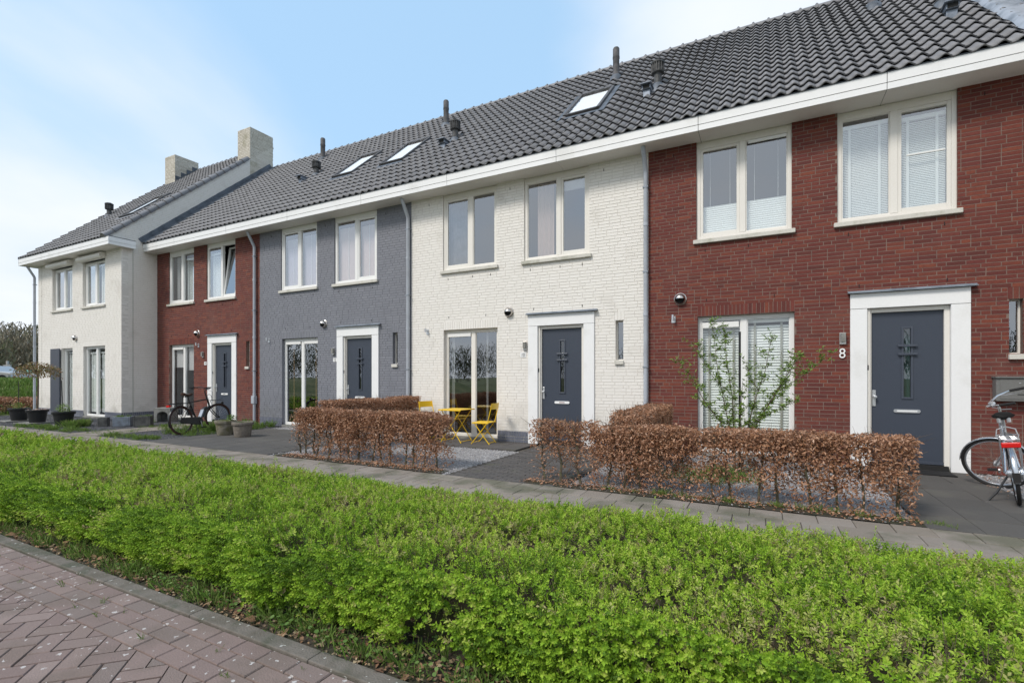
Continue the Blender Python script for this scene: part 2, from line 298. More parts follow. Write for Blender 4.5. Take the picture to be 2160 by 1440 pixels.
def rotmats(yaw, pitch, roll):
    cy, sy, cp, sp, cr_, sr = np.cos(yaw), np.sin(yaw), np.cos(pitch), np.sin(pitch), np.cos(roll), np.sin(roll)
    z = np.zeros_like(cy); o = np.ones_like(cy)
    Z = np.stack([np.stack([cy,-sy,z],-1), np.stack([sy,cy,z],-1), np.stack([z,z,o],-1)], -2)
    Y = np.stack([np.stack([cp,z,sp],-1), np.stack([z,o,z],-1), np.stack([-sp,z,cp],-1)], -2)
    X = np.stack([np.stack([o,z,z],-1), np.stack([z,cr_,-sr],-1), np.stack([z,sr,cr_],-1)], -2)
    return Z @ Y @ X
def cam_px(x, y, z):
    dx, dy, dz = x - CAMP.x, y - CAMP.y, z - CAMP.z
    C, S = math.cos(R(27.318)), math.sin(R(27.318)); X = C*dx + S*dy; Zd = -S*dx + C*dy
    if Zd < .2: return None
    return 1080 + 1028*X/Zd, 796 - 1028*dz/Zd, Zd
def inview(x, y, z, mg=15):
    p = cam_px(x, y, z); return p and -mg < p[0] < 2160+mg and -mg < p[1] < 1440+mg
UB_V = [(-.5,0,-.5),(.5,0,-.5),(.5,1,-.5),(-.5,1,-.5),(-.5,0,.5),(.5,0,.5),(.5,1,.5),(-.5,1,.5)]   # unit brick, face at y=0
UB_F = [(0,3,2,1),(4,5,6,7),(0,1,5,4),(1,2,6,5),(3,0,4,7)]
UT_V = [(-.5,-.5,0),(.5,-.5,0),(.5,.5,0),(-.5,.5,0),(-.5,-.5,-1),(.5,-.5,-1),(.5,.5,-1),(-.5,.5,-1)]     # unit paver, face at z=0
UT_F = [(0,1,2,3),(0,4,5,1),(1,5,6,2),(2,6,7,3),(3,7,4,0)]
def unit_mesh(name, v, f, m):
    me = bpy.data.meshes.new(name); me.from_pydata(v, [], f); me.materials.append(m); return me
def bevel_unit(e=.06, ez=.12):        # paver with worn edges: chamfered top
    a = .5; b = .5 - e
    v = [(-b,-b,0),(b,-b,0),(b,b,0),(-b,b,0)] + [(-a,-a,-ez),(a,-a,-ez),(a,a,-ez),(-a,a,-ez)] + [(-a,-a,-1),(a,-a,-1),(a,a,-1),(-a,a,-1)]
    f = [(0,1,2,3)] + [(i, i+4, (i+1) % 4 + 4, (i+1) % 4) for i in range(4)] + [(i+4, i+8, (i+1) % 4 + 8, (i+1) % 4 + 4) for i in range(4)]
    return v, f
def pieces(items, parent, name, m, v, f, limit=300, thick=.03, jit=.0015, rz=0.0, stuffname=None):
    """items (cx, cy, z, sx, sy[, rz]) laid flat; the ones showing largest become objects, the rest one stuff part"""
    sc = []
    for it in items:
        p = cam_px(it[0], it[1], it[2])
        sc.append((p[2] if p and -60 < p[0] < 2220 and -60 < p[1] < 1500 else 1e6))
    order = np.argsort(sc); ind = [i for i in order[:limit] if sc[i] < 1e5]; rest = [i for i in range(len(items)) if i not in set(ind)]
    me = unit_mesh(name, v, f, m)
    for i in ind:
        it = items[i]; o = bpy.data.objects.new(name, me); link(o, parent)
        o.location = (it[0], it[1], it[2] + random.uniform(-jit, jit)); o.scale = (it[3], it[4], thick)
        o.rotation_euler = (random.uniform(-1,1)*jit*2, random.uniform(-1,1)*jit*2, (it[5] if len(it) > 5 else rz))
    if rest:
        A = np.array([[items[i][0], items[i][1], items[i][2]] for i in rest]); S = np.array([[items[i][3], items[i][4], thick] for i in rest])
        yaw = np.array([(items[i][5] if len(items[i]) > 5 else rz) for i in rest])
        A[:, 2] += rng.uniform(-jit, jit, len(A))
        scatter(stuffname or name + 's', m, v, f, A, parent, mats3=rotmats(yaw, yaw*0, yaw*0), scl=S)
def sheet(name, x0, x1, y0, y1, z, m, parent=None, kind='structure'):
    o = MB().poly([(x0,y0,z),(x1,y0,z),(x1,y1,z),(x0,y1,z)]).build(name, m, parent)
    if kind: o['kind'] = kind
    return o
# ------------------------------------------------------------------ ground
tag(MB().poly([(-900,-900,-.10),(900,-900,-.10),(900,900,-.10),(-900,900,-.10)]).build('ground', M['field']), kind='structure')
# footpath: 30 cm slabs, four rows
fp = sheet('footpath', -34, 12, -4.86, -3.60, -.012, M['sand'])
it = []
for r in range(4):
    x = -33.9 + (r % 2) * .15
    while x < 11.8:
        it.append((x + .15, -3.76 - r * .305, 0, .296, .296)); x += .3015
pieces(it, fp, 'paving_slab', M['slab'], *bevel_unit(.012, .1), thick=.05, jit=.003)
# driveway in front of the grey house
dw = sheet('driveway', -12.12, -8.03, -3.585, -.55, -.010, M['sand'])
it = []; pitch = .505
for i in range(8):
    for j in range(6): it.append((-11.87 + i*.512, -.80 - j*.507, .004, .505, .500))
pieces(it, dw, 'driveway_slab', M['dslab'], *bevel_unit(.006, .1), thick=.05, jit=.002)
dw2 = sheet('driveway', 1.34, 2.66, -3.585, -.004, -.010, M['sand'])
it = [(1.34 + .22 + i*.44, -.26 - j*.513, .004, .436, .508) for i in range(3) for j in range(7)]
pieces(it, dw2, 'driveway_slab', M['dslab'], *bevel_unit(.006, .1), thick=.05, jit=.002)
# walkway and terrace of the white house
wk = sheet('walkway', -7.45, -2.28, -3.585, -.004, -.030, M['sand'])
it = []
for j in range(33):
    for i in range(9):
        xa = -4.10 + i*.2125 + (j % 2)*.106; 
        if xa + .2 < -2.28: it.append((xa + .104, -1.14 - .05 - j*.0745, .004, .205, .069))
for j in range(17):
    it += [(-4.0 + i*.2125 + (j % 2)*.1, -.035 - .0 - j*.065 - .03, .004, .205, .060) for i in range(8)]
for i in range(7): it += [(-7.2 + i*.45 + .02, -.29, .006, .445, .50), (-7.2 + i*.45 + .02, -.80, .006, .445, .50)]
pieces(it, wk, 'paving_brick', M['dbrick'], *bevel_unit(.02, .1), thick=.04, jit=.002)
# walkway to door 14
w14 = sheet('walkway', -15.6, -14.35, -3.585, -.004, -.030, M['sand'])
pieces([(-15.29 + i*.62, -.30 - j*.6, .0, .60, .58) for i in range(2) for j in range(6)], w14, 'paving_slab', M['slab'], *bevel_unit(.012, .1), thick=.04)
# gravel beds: base sheet + real pebbles
OCT_V = [(1,0,0),(0,1,0),(-1,0,0),(0,-1,0),(0,0,.6),(0,0,-.6)]; OCT_F = [(0,1,4),(1,2,4),(2,3,4),(3,0,4),(1,0,5),(2,1,5),(3,2,5),(0,3,5)]
def gravel(rects, light, n, label):
    base = MB(); pts = []
    tot = sum((b-a)*(d-c) for a, b, c, d in rects)
    for a, b, c, d in rects:
        base.poly([(a,c,-.012),(b,c,-.012),(b,d,-.012),(a,d,-.012)]); k = int(n*(b-a)*(d-c)/tot)
        pts.append(np.stack([rng.uniform(a,b,k), rng.uniform(c,d,k), rng.uniform(-.012,.004,k)], -1))
    P = np.concatenate(pts); k = len(P)
    o = scatter('gravel', M['gravl' if light else 'gravd'], OCT_V[:5], OCT_F[:4], P, mats3=rotmats(rng.uniform(0,6,k), rng.uniform(-.5,.5,k), rng.uniform(-.5,.5,k)), scl=rng.uniform(.007,.016,(k,3)))
    bo = base.build('gravel_bed', M['gravbl' if light else 'gravbd']); bo['kind'] = 'structure'
gravel([(-8.03,-7.45,-3.58,-.0), (-7.45,-4.11,-3.58,-1.15), (-12.1,-8.03,-.55,-.005), (-2.28,1.33,-3.58,-.005), (2.67,3.6,-3.58,-.005)], True, 22000, '')
gravel([(-24.9,-15.62,-3.585,-1.08), (-18.8,-15.62,-1.08,-.005), (-14.33,-12.13,-3.585,-.005)], False, 16000, '')
sheet('side_path', 3.6, 12, -3.585, -1.0, -.011, M['slab'])
sheet('side_path', -34, -24.92, -3.585, -2.2, -.011, M['slab'])
# road: stretcher rows and herringbone at 45 degrees
road = sheet('road', -40, 25, -16, -7.76, -.012, M['roadj'])
kb = thing('kerb', 'long grey kerb band with lichen spots along the red road', 'kerb', (0,0,0)); kb['kind'] = 'structure'; del kb['category']
for i in range(34):
    x = -26 + i*1.0
    MB().box(x+.0015, x+.9985, -7.757, -7.665, -.1, .012).build('kerb_stone', M['kerb'], kb, bevel=.006)
it = []
for r in range(3):
    x = -16 + (r*.37 % 1)*.21
    while x < 4: it.append((x+.1, -7.815 - r*.107, 0, .203, .101)); x += .2085
YL = -8.088
it = [q for q in it]
full = []; cut = MB(); tintc = []
B = .1045; s2 = math.sqrt(.5)
def hb(px, py): return ((px - py)*s2, (px + py)*s2)
for i in range(-150, 120):
    for j in range(-150, 60):
        k = (i - j) % 4
        if k == 0: rect = (i*B, j*B, (i+2)*B, (j+1)*B)
        elif k == 3: rect = (i*B, j*B, (i+1)*B, (j+2)*B)          # upright brick
        else: continue
        g = .0035; c4 = [(rect[0]+g, rect[1]+g), (rect[2]-g, rect[1]+g), (rect[2]-g, rect[3]-g), (rect[0]+g, rect[3]-g)]
        w4 = [hb(*c) for c in c4]; w4 = [(a, b - 8.0) for a, b in w4]
        cxm = sum(a for a, b in w4)/4; cym = sum(b for a, b in w4)/4
        if not (-9 < cxm < 1.5 and -9.7 < cym < -8.0): continue
        if min(b for a, b in w4) > YL: continue
        if max(b for a, b in w4) <= YL:
            full.append((cxm, cym, 0, rect[2]-rect[0]-2*g, rect[3]-rect[1]-2*g, R(45)))
        else:
            outp = []
            for q in range(4):
                A_, B_ = w4[q], w4[(q+1) % 4]
                if A_[1] <= YL: outp.append(A_)
                if (A_[1] <= YL) != (B_[1] <= YL):
                    tt = (YL - A_[1])/(B_[1]-A_[1]); outp.append((A_[0]+tt*(B_[0]-A_[0]), YL))
            if len(outp) >= 3 and inview(cxm, cym, 0, 60):
                mb = MB(); mb.prism([(a, b, -.04) for a, b in outp], (0,0,.04)); mb.build('paver', M['paver'], road)
pieces(it + full, road, 'paver', M['paver'], *bevel_unit(.025, .12), thick=.05, jit=.0015, limit=280)
# ------------------------------------------------------------------ houses
TA = R(42); CT, ST, TT = math.cos(TA), math.sin(TA), math.tan(TA); ZE = 5.93
def courses(u0, u1, z0, z1, holes, soldiers=(), seed=1):
    r = random.Random(seed); out = []; H = .0625; n = int(round((z1-z0)/H)); zones = list(holes) + list(soldiers)
    for i in range(n):
        za = z0 + i*H + .006; zb = z0 + (i+1)*H - .006; zm = (za+zb)/2
        cuts = sorted((max(u0, a), min(u1, b)) for a, b, c, d in zones if c < zm < d and b > u0 and a < u1)
        iv = []; x = u0
        for a, b in cuts:
            if a > x: iv.append((x, a))
            x = max(x, b)
        if x < u1: iv.append((x, u1))
        off = u0 - r.choice((0, .055, .11, .165))
        for a, b in iv:
            x = off
            while x < b:
                wd = .2215 if r.random() > .12 else .111
                p, q = max(a, x), min(b, x + wd - .0115 if x + wd < b else b)
                if q - p > .02: out.append((p, q, za, zb))
                x += wd
    for (a, b, c, d) in soldiers:
        k = max(1, int(round((b-a)/.0625))); w_ = (b-a)/k
        for j in range(k): out.append((a + j*w_ + .005, a + (j+1)*w_ - .005, c + .006, d - .006))
    return out
def cellwall(u0, u1, z0, z1, holes):
    us = sorted({u0, u1, *[min(max(h[k], u0), u1) for h in holes for k in (0, 1)]}); zs = sorted({z0, z1, *[min(max(h[k], z0), z1) for h in holes for k in (2, 3)]})
    cells = []
    for a, b in zip(us, us[1:]):
        run = None
        for c, d in zip(zs, zs[1:]):
            um, zm = (a+b)/2, (c+d)/2
            if not any(h[0] < um < h[1] and h[2] < zm < h[3] for h in holes):
                if run: run[1] = d
                else: run = [c, d]
            elif run: cells.append((a, b, *run)); run = None
        if run: cells.append((a, b, *run))
    return cells
def front_wall(house, u0, u1, y, holes, soldiers, bm_, mm, seed, nind=300, z1=5.68, plinth=None):
    wb = MB(); rec = .0025 if mm is M['redmortar'] else .005
    for a, b, c, d in cellwall(u0, u1, 0, z1, holes): wb.box(a, b, y+rec, y+.20, c, d)
    wall = wb.build('wall', mm, house)
    hs = list(holes)
    if plinth:
        pl = [(a, b, c, d) for a, b, c, d in courses(u0, u1, .0, .135, holes, (), seed+5)]
        k = cellwall(u0, u1, .125, .245, holes); pl += courses(0, 0, 0, 0, [], [q for q in k], seed+6)
        po = np.array([[(a+b)/2, y-.006, (c+d)/2] for a, b, c, d in pl]); S = np.array([[b-a, .03, d-c] for a, b, c, d in pl])
        scatter('plinth', plinth, UB_V, UB_F, po, house, scl=S)
        hs = hs + [(u0-1, u1+1, -1, .25)]
    bl = courses(u0, u1, 0, z1, hs, soldiers, seed); 
    sc = []
    for a, b, c, d in bl:
        p = cam_px((a+b)/2, y, (c+d)/2); ok = p and 0 < p[0] < 2160 and 0 < p[1] < 1440
        sc.append(p[2] if ok and (b-a) > .19 or (ok and d-c > .1) else 1e6)
    order = np.argsort(sc, kind='stable'); ind = [i for i in order[:nind] if sc[i] < 1e5]; si = set(ind)
    me = unit_mesh('brick', UB_V, UB_F, bm_)
    for i in ind:
        a, b, c, d = bl[i]; o = bpy.data.objects.new('brick', me); link(o, wall)
        o.location = ((a+b)/2, y + random.uniform(-.0008, .0008), (c+d)/2 + random.uniform(-.001,.001)); o.scale = (b-a, .03, d-c); o.rotation_euler = (random.uniform(-.016,.016), random.uniform(-.006,.006), random.uniform(-.004,.004))
    rest = [bl[i] for i in range(len(bl)) if i not in si]
    k = len(rest); po = np.array([[(a+b)/2, y, (c+d)/2] for a, b, c, d in rest]); po[:, 1] += rng.uniform(-.0008,.0008,k); po[:, 2] += rng.uniform(-.001,.001,k)
    S = np.array([[b-a, .03, d-c] for a, b, c, d in rest]); z = np.zeros(k)
    scatter('bricks', bm_, UB_V, UB_F, po, wall, scl=S, mats3=rotmats(rng.uniform(-.004,.004,k), rng.uniform(-.006,.006,k), rng.uniform(-.016,.016,k)))
    return wall
# --- windows
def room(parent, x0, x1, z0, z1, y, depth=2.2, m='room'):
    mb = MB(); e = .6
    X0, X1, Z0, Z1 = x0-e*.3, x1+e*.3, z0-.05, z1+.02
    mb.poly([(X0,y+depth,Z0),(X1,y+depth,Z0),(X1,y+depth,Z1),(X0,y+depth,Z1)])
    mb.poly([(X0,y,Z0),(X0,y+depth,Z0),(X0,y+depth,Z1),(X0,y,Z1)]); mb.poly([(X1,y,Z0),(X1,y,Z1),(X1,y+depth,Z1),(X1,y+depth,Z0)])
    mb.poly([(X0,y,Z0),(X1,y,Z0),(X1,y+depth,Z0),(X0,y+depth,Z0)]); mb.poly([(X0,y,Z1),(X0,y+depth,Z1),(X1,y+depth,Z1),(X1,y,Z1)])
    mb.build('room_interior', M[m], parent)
def ringframe(mb, x0, x1, z0, z1, t, ya, yb, tb=None, tt=None):
    tb = tb or t; tt = tt or t
    mb.box(x0, x0+t, ya, yb, z0, z1); mb.box(x1-t, x1, ya, yb, z0, z1)
    mb.box(x0+t, x1-t, ya, yb, z0, z0+tb); mb.box(x0+t, x1-t, ya, yb, z1-tt, z1)
def window(house, x0, x1, z0, z1, y, mull, sash=(0, 0), blinds=(None, None), fm='frame', sill=True, top=.065, upper=False, roomm='room', opened=None, mid=.095):
    """frame with two lights; y = wall face; frame recessed 8 cm"""
    ya = y + (.035 if upper else .09); yb = ya + .07
    fr = MB(); ringframe(fr, x0, x1, z0, z1, .062, ya, yb, tb=.06, tt=top)
    w_ = fr.build('window', M[fm], house, bevel=.004)
    ms = mull if isinstance(mull, (list, tuple)) else [mull]
    edges = [x0+.062] + [q for m_ in ms for q in (m_-mid/2, m_+mid/2)] + [x1-.062]
    for m_ in ms: MB().box(m_-mid/2, m_+mid/2, ya-.003, yb+.003, z0+.06, z1-top).build('mullion', M[fm], w_, bevel=.003)
    for k in range(len(edges)//2):
        a, b = edges[2*k]+.001, edges[2*k+1]-.001; c, d = z0+.061, z1-top-.001
        if sash[k]:
            sb = MB(); ringframe(sb, 0, b-a, 0, d-c, .048, 0, .055, tb=.062)
            so_ = sb.build('sash', M[fm], w_, bevel=.004); so_.location = (a, ya+.008, c)
            gp = MB().box(.05, b-a-.05, .022, .028, .064, d-c-.05).build('pane', M['glass'], w_); gp.location = (a, ya+.008, c)
            if opened == k:
                so_.rotation_euler = gp.rotation_euler = (R(-7), 0, 0)
            ga, gb, gc, gd = a+.05, b-.05, c+.064, d-.05
        else:
            bd = MB(); ringframe(bd, a, b, c, d, .016, ya+.012, ya+.05); bd.build('glazing_bead', M[fm], w_)
            MB().box(a+.017, b-.017, ya+.030, ya+.036, c+.017, d-.017).build('pane', M['glass' if upper or roomm == 'dark' else 'glasslow'], w_)
            ga, gb, gc, gd = a+.016, b-.016, c+.016, d-.016
        bl = blinds[k]; yi = yb + .035
        if bl is None: continue
        kind = bl[0]
        if kind == 'venetian':            # lowered slats with ladder tapes; bl = (kind, z_bottom, z_top, individual)
            zb, zt, indiv = bl[1], bl[2], bl[3]; pit = .0475 if indiv else .027; q_ = pit/.0475; n = int((zt-zb)/pit); sl_ = MB(); 
            tm = MB(); tm.add([(ga-.01,-.008,-.021),(gb+.01,-.008,-.021),(gb+.01,.008,.020),(ga-.01,.008,.020)], [(0,1,2,3)]); tm.add([(ga-.01,-.007,-.022),(gb+.01,-.007,-.022),(gb+.01,.009,.019),(ga-.01,.009,.019)], [(3,2,1,0)])
            me = tm.mesh('slat', M['blind'])
            for i in range(n):
                zz = zb + i*pit
                if indiv:
                    o = bpy.data.objects.new('slat', me); link(o, w_); o.location = (0, yi+.02, zz)
                else: sl_.add([(ga-.01,yi+.012,zz-.021*q_),(gb+.01,yi+.012,zz-.021*q_),(gb+.01,yi+.012+.016*q_,zz+.020*q_),(ga-.01,yi+.012+.016*q_,zz+.020*q_)], [(0,1,2,3)])
            if not indiv: sl_.build('blind', M['blindw'] if len(bl) > 4 else M['blind'], w_)
            tp = MB(); wv = gb-ga
            for q in (.17, .83): tp.box(ga+q*wv-.018, ga+q*wv+.018, yi-.006, yi-.003, zb, zt)
            tp.build('ladder_tape', M['tape'] if indiv else M['blindw'], w_)
            MB().box(ga-.01, gb+.01, yi-.01, yi+.045, zt-.01, zt+.05).build('headrail', M['blindw'], w_)
        elif kind == 'pleated':
            zb, zt = bl[1], bl[2]; pm = MB(); n = int((zt-zb)/.018); pts = []
            for i in range(n+1):
                zz = zb + (zt-zb)*i/n; pts.append((yi + (.009 if i % 2 else 0), zz))
            pm.add([(ga-.01, a_, b_) for a_, b_ in pts] + [(gb+.01, a_, b_) for a_, b_ in pts], [(i, i+n+1, i+n+2, i+1) for i in range(n)])
            pm.build('pleated_blind', M['blindw'], w_)
            cd = MB()
            for q in (.2, .8): cd.box(ga+q*(gb-ga)-.002, ga+q*(gb-ga)+.002, yi, yi+.004, zt, gd)
            cd.build('blind_cord', M['blindw'], w_)
        elif kind == 'sheer':
            MB().poly([(ga-.02,yi+.01,gc-.03),(gb+.02,yi+.01,gc-.03),(gb+.02,yi+.01,gd-.13),(ga-.02,yi+.01,gd-.13)]).build('sheer_blind', M[bl[1]], w_)
            MB().box(ga-.02, gb+.02, yi+.005, yi+.03, gd-.129, gd+.02).build('valance', M['bamboo'], w_)
            cd = MB(); cd.box((ga+gb)/2-.006, (ga+gb)/2+.006, yi, yi+.004, gc-.02, gd-.12); cd.build('blind_cord', M['blindw'], w_)
        elif kind == 'curtain':           # folded curtain from bl[1] to bl[2] (fractions)
            a_, b_ = ga + bl[1]*(gb-ga), ga + bl[2]*(gb-ga); n = max(6, int((b_-a_)/.035)); pts = [(a_+(b_-a_)*i/n, yi+.05+.018*math.sin(i*2.1)) for i in range(n+1)]
            mb = MB(); mb.add([(p, q, gc-.04) for p, q in pts] + [(p, q, gd+.02) for p, q in pts], [(i, i+1, i+n+2, i+n+1) for i in range(n)]); mb.build('curtain', M[bl[3]], w_, smooth=True)
        elif kind == 'roller':            # partly lowered roller blind in front part
            MB().box(ga-.01, gb+.01, yi, yi+.02, bl[1], gd+.02).build('roller_blind', M[bl[2]], w_)
        elif kind == 'slats':             # vertical wooden strips
            for q in bl[1]: MB().box(ga+q*(gb-ga)-.012, ga+q*(gb-ga)+.012, yi, yi+.012, gc-.03, gd+.02).build('wooden_strip', M['slatw'], w_)
    if sill:
        MB().box(x0-.05, x1+.05, y-.055, ya-.001, z0-.075, z0-.004).build('sill', M['sill'], w_, bevel=.006)
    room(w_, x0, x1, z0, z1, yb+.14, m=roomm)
    return w_
def doorset(house, X, num):
    """white surround, frame, leaf with slit light"""
    s = MB(); s.box(X, X+.222, -.034, .10, .0, 2.487); s.box(X+1.238, X+1.46, -.034, .10, .0, 2.487)
    sr = s.build('door_surround', M['trim'], house, bevel=.004)
    MB().box(X, X+1.46, -.036, .10, 2.493, 2.73).build('surround_header', M['trim'], sr, bevel=.004)
    cp = MB(); cp.box(X-.035, X+1.525, -.095, .0, 2.735, 2.752); cp.box(X-.035, X+1.525, -.05, .0, 2.752, 2.775); cp.build('zinc_cap', M['zinc'], sr)
    f = MB(); f.box(X+.2225, X+.285, .035, .12, 0.02, 2.487); f.box(X+1.175, X+1.2375, .035, .12, 0.02, 2.487); f.box(X+.285, X+1.175, .035, .12, 2.425, 2.487)
    f.box(X+.2225, X+.262, .005, .035, .02, 2.487); f.build('door_frame', M['cream'], house, bevel=.003)
    MB().box(X+.24, X+1.22, -.01, .12, .0, .075).build('threshold', M['joint'], house)
    leaf = MB(); a, b = X+.288, X+1.172; sx0, sx1, sz0, sz1 = X+.70, X+.785, 1.10, 2.16
    for q in cellwall(a, b, .085, 2.42, [(sx0, sx1, sz0, sz1)]): leaf.box(q[0], q[1], .075, .118, q[2], q[3])
    d = leaf.build('door', M['door'], house)
    g = MB(); ringframe(g, sx0-.03, sx1+.03, sz0-.03, sz1+.03, .028, .062, .0745); g.build('light_moulding', M['doortrim'], d, bevel=.003)
    MB().box(sx0, sx1, .095, .10, sz0, sz1).build('pane', M['glassd'], d)
    MB().poly([(sx0-.1,.16,sz0-.1),(sx1+.1,.16,sz0-.1),(sx1+.1,.16,sz1+.1),(sx0-.1,.16,sz1+.1)]).build('curtain', M['tealcurtain'] if num == 8 else M['dark'], d)  # teal backing at one door; elsewhere a near-black sheet painted as unlit hall
    for z in (1.765, 1.895): MB().box(sx0-.075, sx1+.075, .035, .0615, z-.016, z+.016).build('cross_bar', M['doortrim'], d, bevel=.004)
    mc = (sx0+sx1)/2 - .005; sp = MB(); n = 10; pts = []
    for sgn, cxp in ((1, mc+.14), (-1, mc-.14)):
        for k in range(n+1):
            an = -math.pi/2 + math.pi*k/n; pts.append((cxp + sgn*.026*math.cos(an), .058, .885 + sgn*.026*math.sin(an)))
    sp.prism(pts, (0, .016, 0)); lp = sp.build('letter_plate', M['plate'] if num != 8 else M['alu'], d)
    if num in (10, 14, 12): MB().box(mc-.06, mc+.06, .0555, .0578, .878, .892).build('slot', M['redslot'] if num == 10 else M['joint'], d)
    else: MB().box(mc-.125, mc+.125, .0545, .0578, .875, .895).build('slot', M['plate'], d)
    h = MB(); h.box(a+.012, a+.058, .060, .0745, .95, 1.205); h.lathe([(0.001,-.012),(.022,-.01),(.026,.006),(.02,.02),(.012,.03),(.012,.055)][::1], (a+.045, .012, 1.10), 14, 'y'); h.build('handle', M['alu'], d, bevel=.004)
    MB().box(X+.225, X+.245, .000, .005, 1.52, 1.60).build('doorbell', M['black'], house)
    MB().box(a, b, .045, .0745, .086, .125).build('weather_bar', M['doortrim'], d)
    # dark void behind
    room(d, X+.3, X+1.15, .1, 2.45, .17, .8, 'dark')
M['tealcurtain'] = mat('teal_frosted_backing', (.10,.20,.20), .9); M['redslot'] = mat('dark_red_label', (.16,.02,.02), .7)
def tile_mesh():
    W, Lt, n = .208, .40, 10; v = []; prof = []
    for i in range(n+1):
        u = i/n; x = u*(W+.012); th = 2*math.pi*(x/W - .66); prof.append((x, .026*(math.cos(th) + .12*math.cos(2*th)) + .010*(u)))
    for (yy, lift) in ((0.0, .042), (Lt, -.004)):
        v += [(x, yy, z+lift) for x, z in prof]
    v += [(x, .003, z+.024) for x, z in prof]
    v += [(prof[-1][0], 0, prof[-1][1]+.026), (prof[-1][0], Lt, prof[-1][1]-.016)]
    k = n+1; f = [(i, i+1, i+1+k, i+k) for i in range(n)] + [(i+2*k, i+1+2*k, i+1, i) for i in range(n)]
    f.append((n, 3*k, 3*k+1, n+k))
    return v, f
TV, TF = tile_mesh(); TF4 = TF
TILE_ME = None
def roof(house, x0, x1, y0, zr=None, skips=(), nind=300, yr=4.5, back=None):
    """tiled front slope from eave (y0, ZE) to ridge at y = yr, plus a plain back slope"""
    global TILE_ME
    zr = ZE + (yr-y0)*TT; rf = MB(); bz = back or zr - .075
    rf.add([(x0,y0+.02,ZE-.055),(x1,y0+.02,ZE-.055),(x1,yr,zr-.075),(x0,yr,zr-.075)], [(0,1,2,3)])
    rf.add([(x0,yr+.01,bz),(x1,yr+.01,bz),(x1,9.9,bz-(9.9-yr)*TT),(x0,9.9,bz-(9.9-yr)*TT)], [(0,1,2,3)])
    r = rf.build('roof', M['underlay'], house)
    if TILE_ME is None:
        TILE_ME = bpy.data.meshes.new('roof_tile'); TILE_ME.from_pydata(TV, [], TF); TILE_ME.materials.append(M['tile'])
        TILE_ME.polygons.foreach_set('use_smooth', [i < 10 for i in range(len(TF))]); TILE_ME.update()
    slope = (yr-y0)/CT; rows = int(round(slope/.34)); nx = int(round((x1-x0)/.208)); pts = []
    for i in range(rows):
        for j in range(nx):
            x = x0 + (x1-x0)*j/nx; s = i*.34 - .01; yy = y0 + s*CT; zz = ZE + s*ST
            sc_ = s + .17; cxx = x + .1
            if any(a < cxx < b and c < sc_ < d for a, b, c, d in skips): continue
            pts.append((x, yy, zz))
    sc = []
    for p in pts:
        q = cam_px(p[0]+.1, p[1]+.1, p[2]+.1); sc.append(q[2] if q and 0 < q[0] < 2160 and 0 < q[1] < 1440 else 1e6)
    order = np.argsort(sc, kind='stable'); ind = [i for i in order[:nind] if sc[i] < 1e5]; si = set(ind)
    for i in ind:
        o = bpy.data.objects.new('roof_tile', TILE_ME); link(o, r); p = pts[i]
        o.location = (p[0], p[1], p[2] + random.uniform(-.002,.003)); o.rotation_euler = (TA + random.uniform(-.004,.004), 0, random.uniform(-.006,.006))
    rest = np.array([pts[i] for i in range(len(pts)) if i not in si])
    if len(rest):
        k = len(rest); rest[:, 2] += rng.uniform(-.002,.003,k); z = np.zeros(k)
        o = scatter('roof_tiles', M['tile'], TV, np.array(TF4), rest, r, mats3=rotmats(rng.uniform(-.006,.006,k), z, TA + rng.uniform(-.004,.004,k)), smooth=False)
        sm = np.tile(np.array([i < 10 for i in range(len(TF))]), k); o.data.polygons.foreach_set('use_smooth', sm)
    # ridge tiles
    n = int((x1-x0)/.33); rm = MB(); nseg = 8
    for (xa, xb, rr) in ((0, .345, .095), (.30, .36, .112)):
        vs = []
        for xx in (xa, xb):
            for k in range(nseg+1):
                a = math.pi*(k/nseg)*1.16 - .25; vs.append((xx, rr*math.cos(a), rr*math.sin(a)))
        rm.add(vs, [(k, k+1, k+nseg+2, k+nseg+1) for k in range(nseg)] + [tuple(range(nseg+1)), tuple(range(nseg+1, 2*nseg+2))])
    rm.lathe([(.028,0),(.030,.02),(.016,.036),(.001,.04)], (.33, 0, .106), 8)
    rme = rm.mesh('ridge_tile', M['tile'], True)
    for i in range(n):
        o = bpy.data.objects.new('ridge_tile', rme); link(o, r); o.location = (x0 + .0 + i*(x1-x0)/n, yr, zr - .03)
    return r
def skylight(house, x0, x1, y0r, sA, sB):
    """roof window lying on the slope; sA, sB distances up the slope from the eave (y0r, ZE)"""
    mb = MB(); w_, l_ = x1-x0, sB-sA
    def bx(a, b, c, d, e, f): mb.box(a, b, c, d, e, f)
    bx(0, .07, 0, l_, -.02, .085); bx(w_-.07, w_, 0, l_, -.02, .085); bx(.07, w_-.07, 0, .07, -.02, .078); bx(.07, w_-.07, l_-.13, l_, -.02, .10)
    f = mb.build('skylight', M['flue'], house, bevel=.006); f.location = (x0, y0r + sA*CT, ZE + sA*ST); f.rotation_euler = (TA, 0, 0)
    g = MB().box(.072, w_-.072, .072, l_-.132, .052, .058).build('pane', M['skyg'], f)
    MB().box(.072, w_-.072, .072, l_-.132, .02, .03).build('sky_reflection_sheet', M['blindw'], f)  # white sheet under the pane stands in for bright cloud reflected in it
    ap = MB(); ringframe(ap, -.13, w_+.13, -.20, l_+.10, .128, .03, .036); ap.v = [(a, c, b) for a, b, c in ap.v]; ap.build('lead_apron', M['leadd'], f)
    return f
def onroof(x, s, y0): return (x, y0 + s*CT, ZE + s*ST)
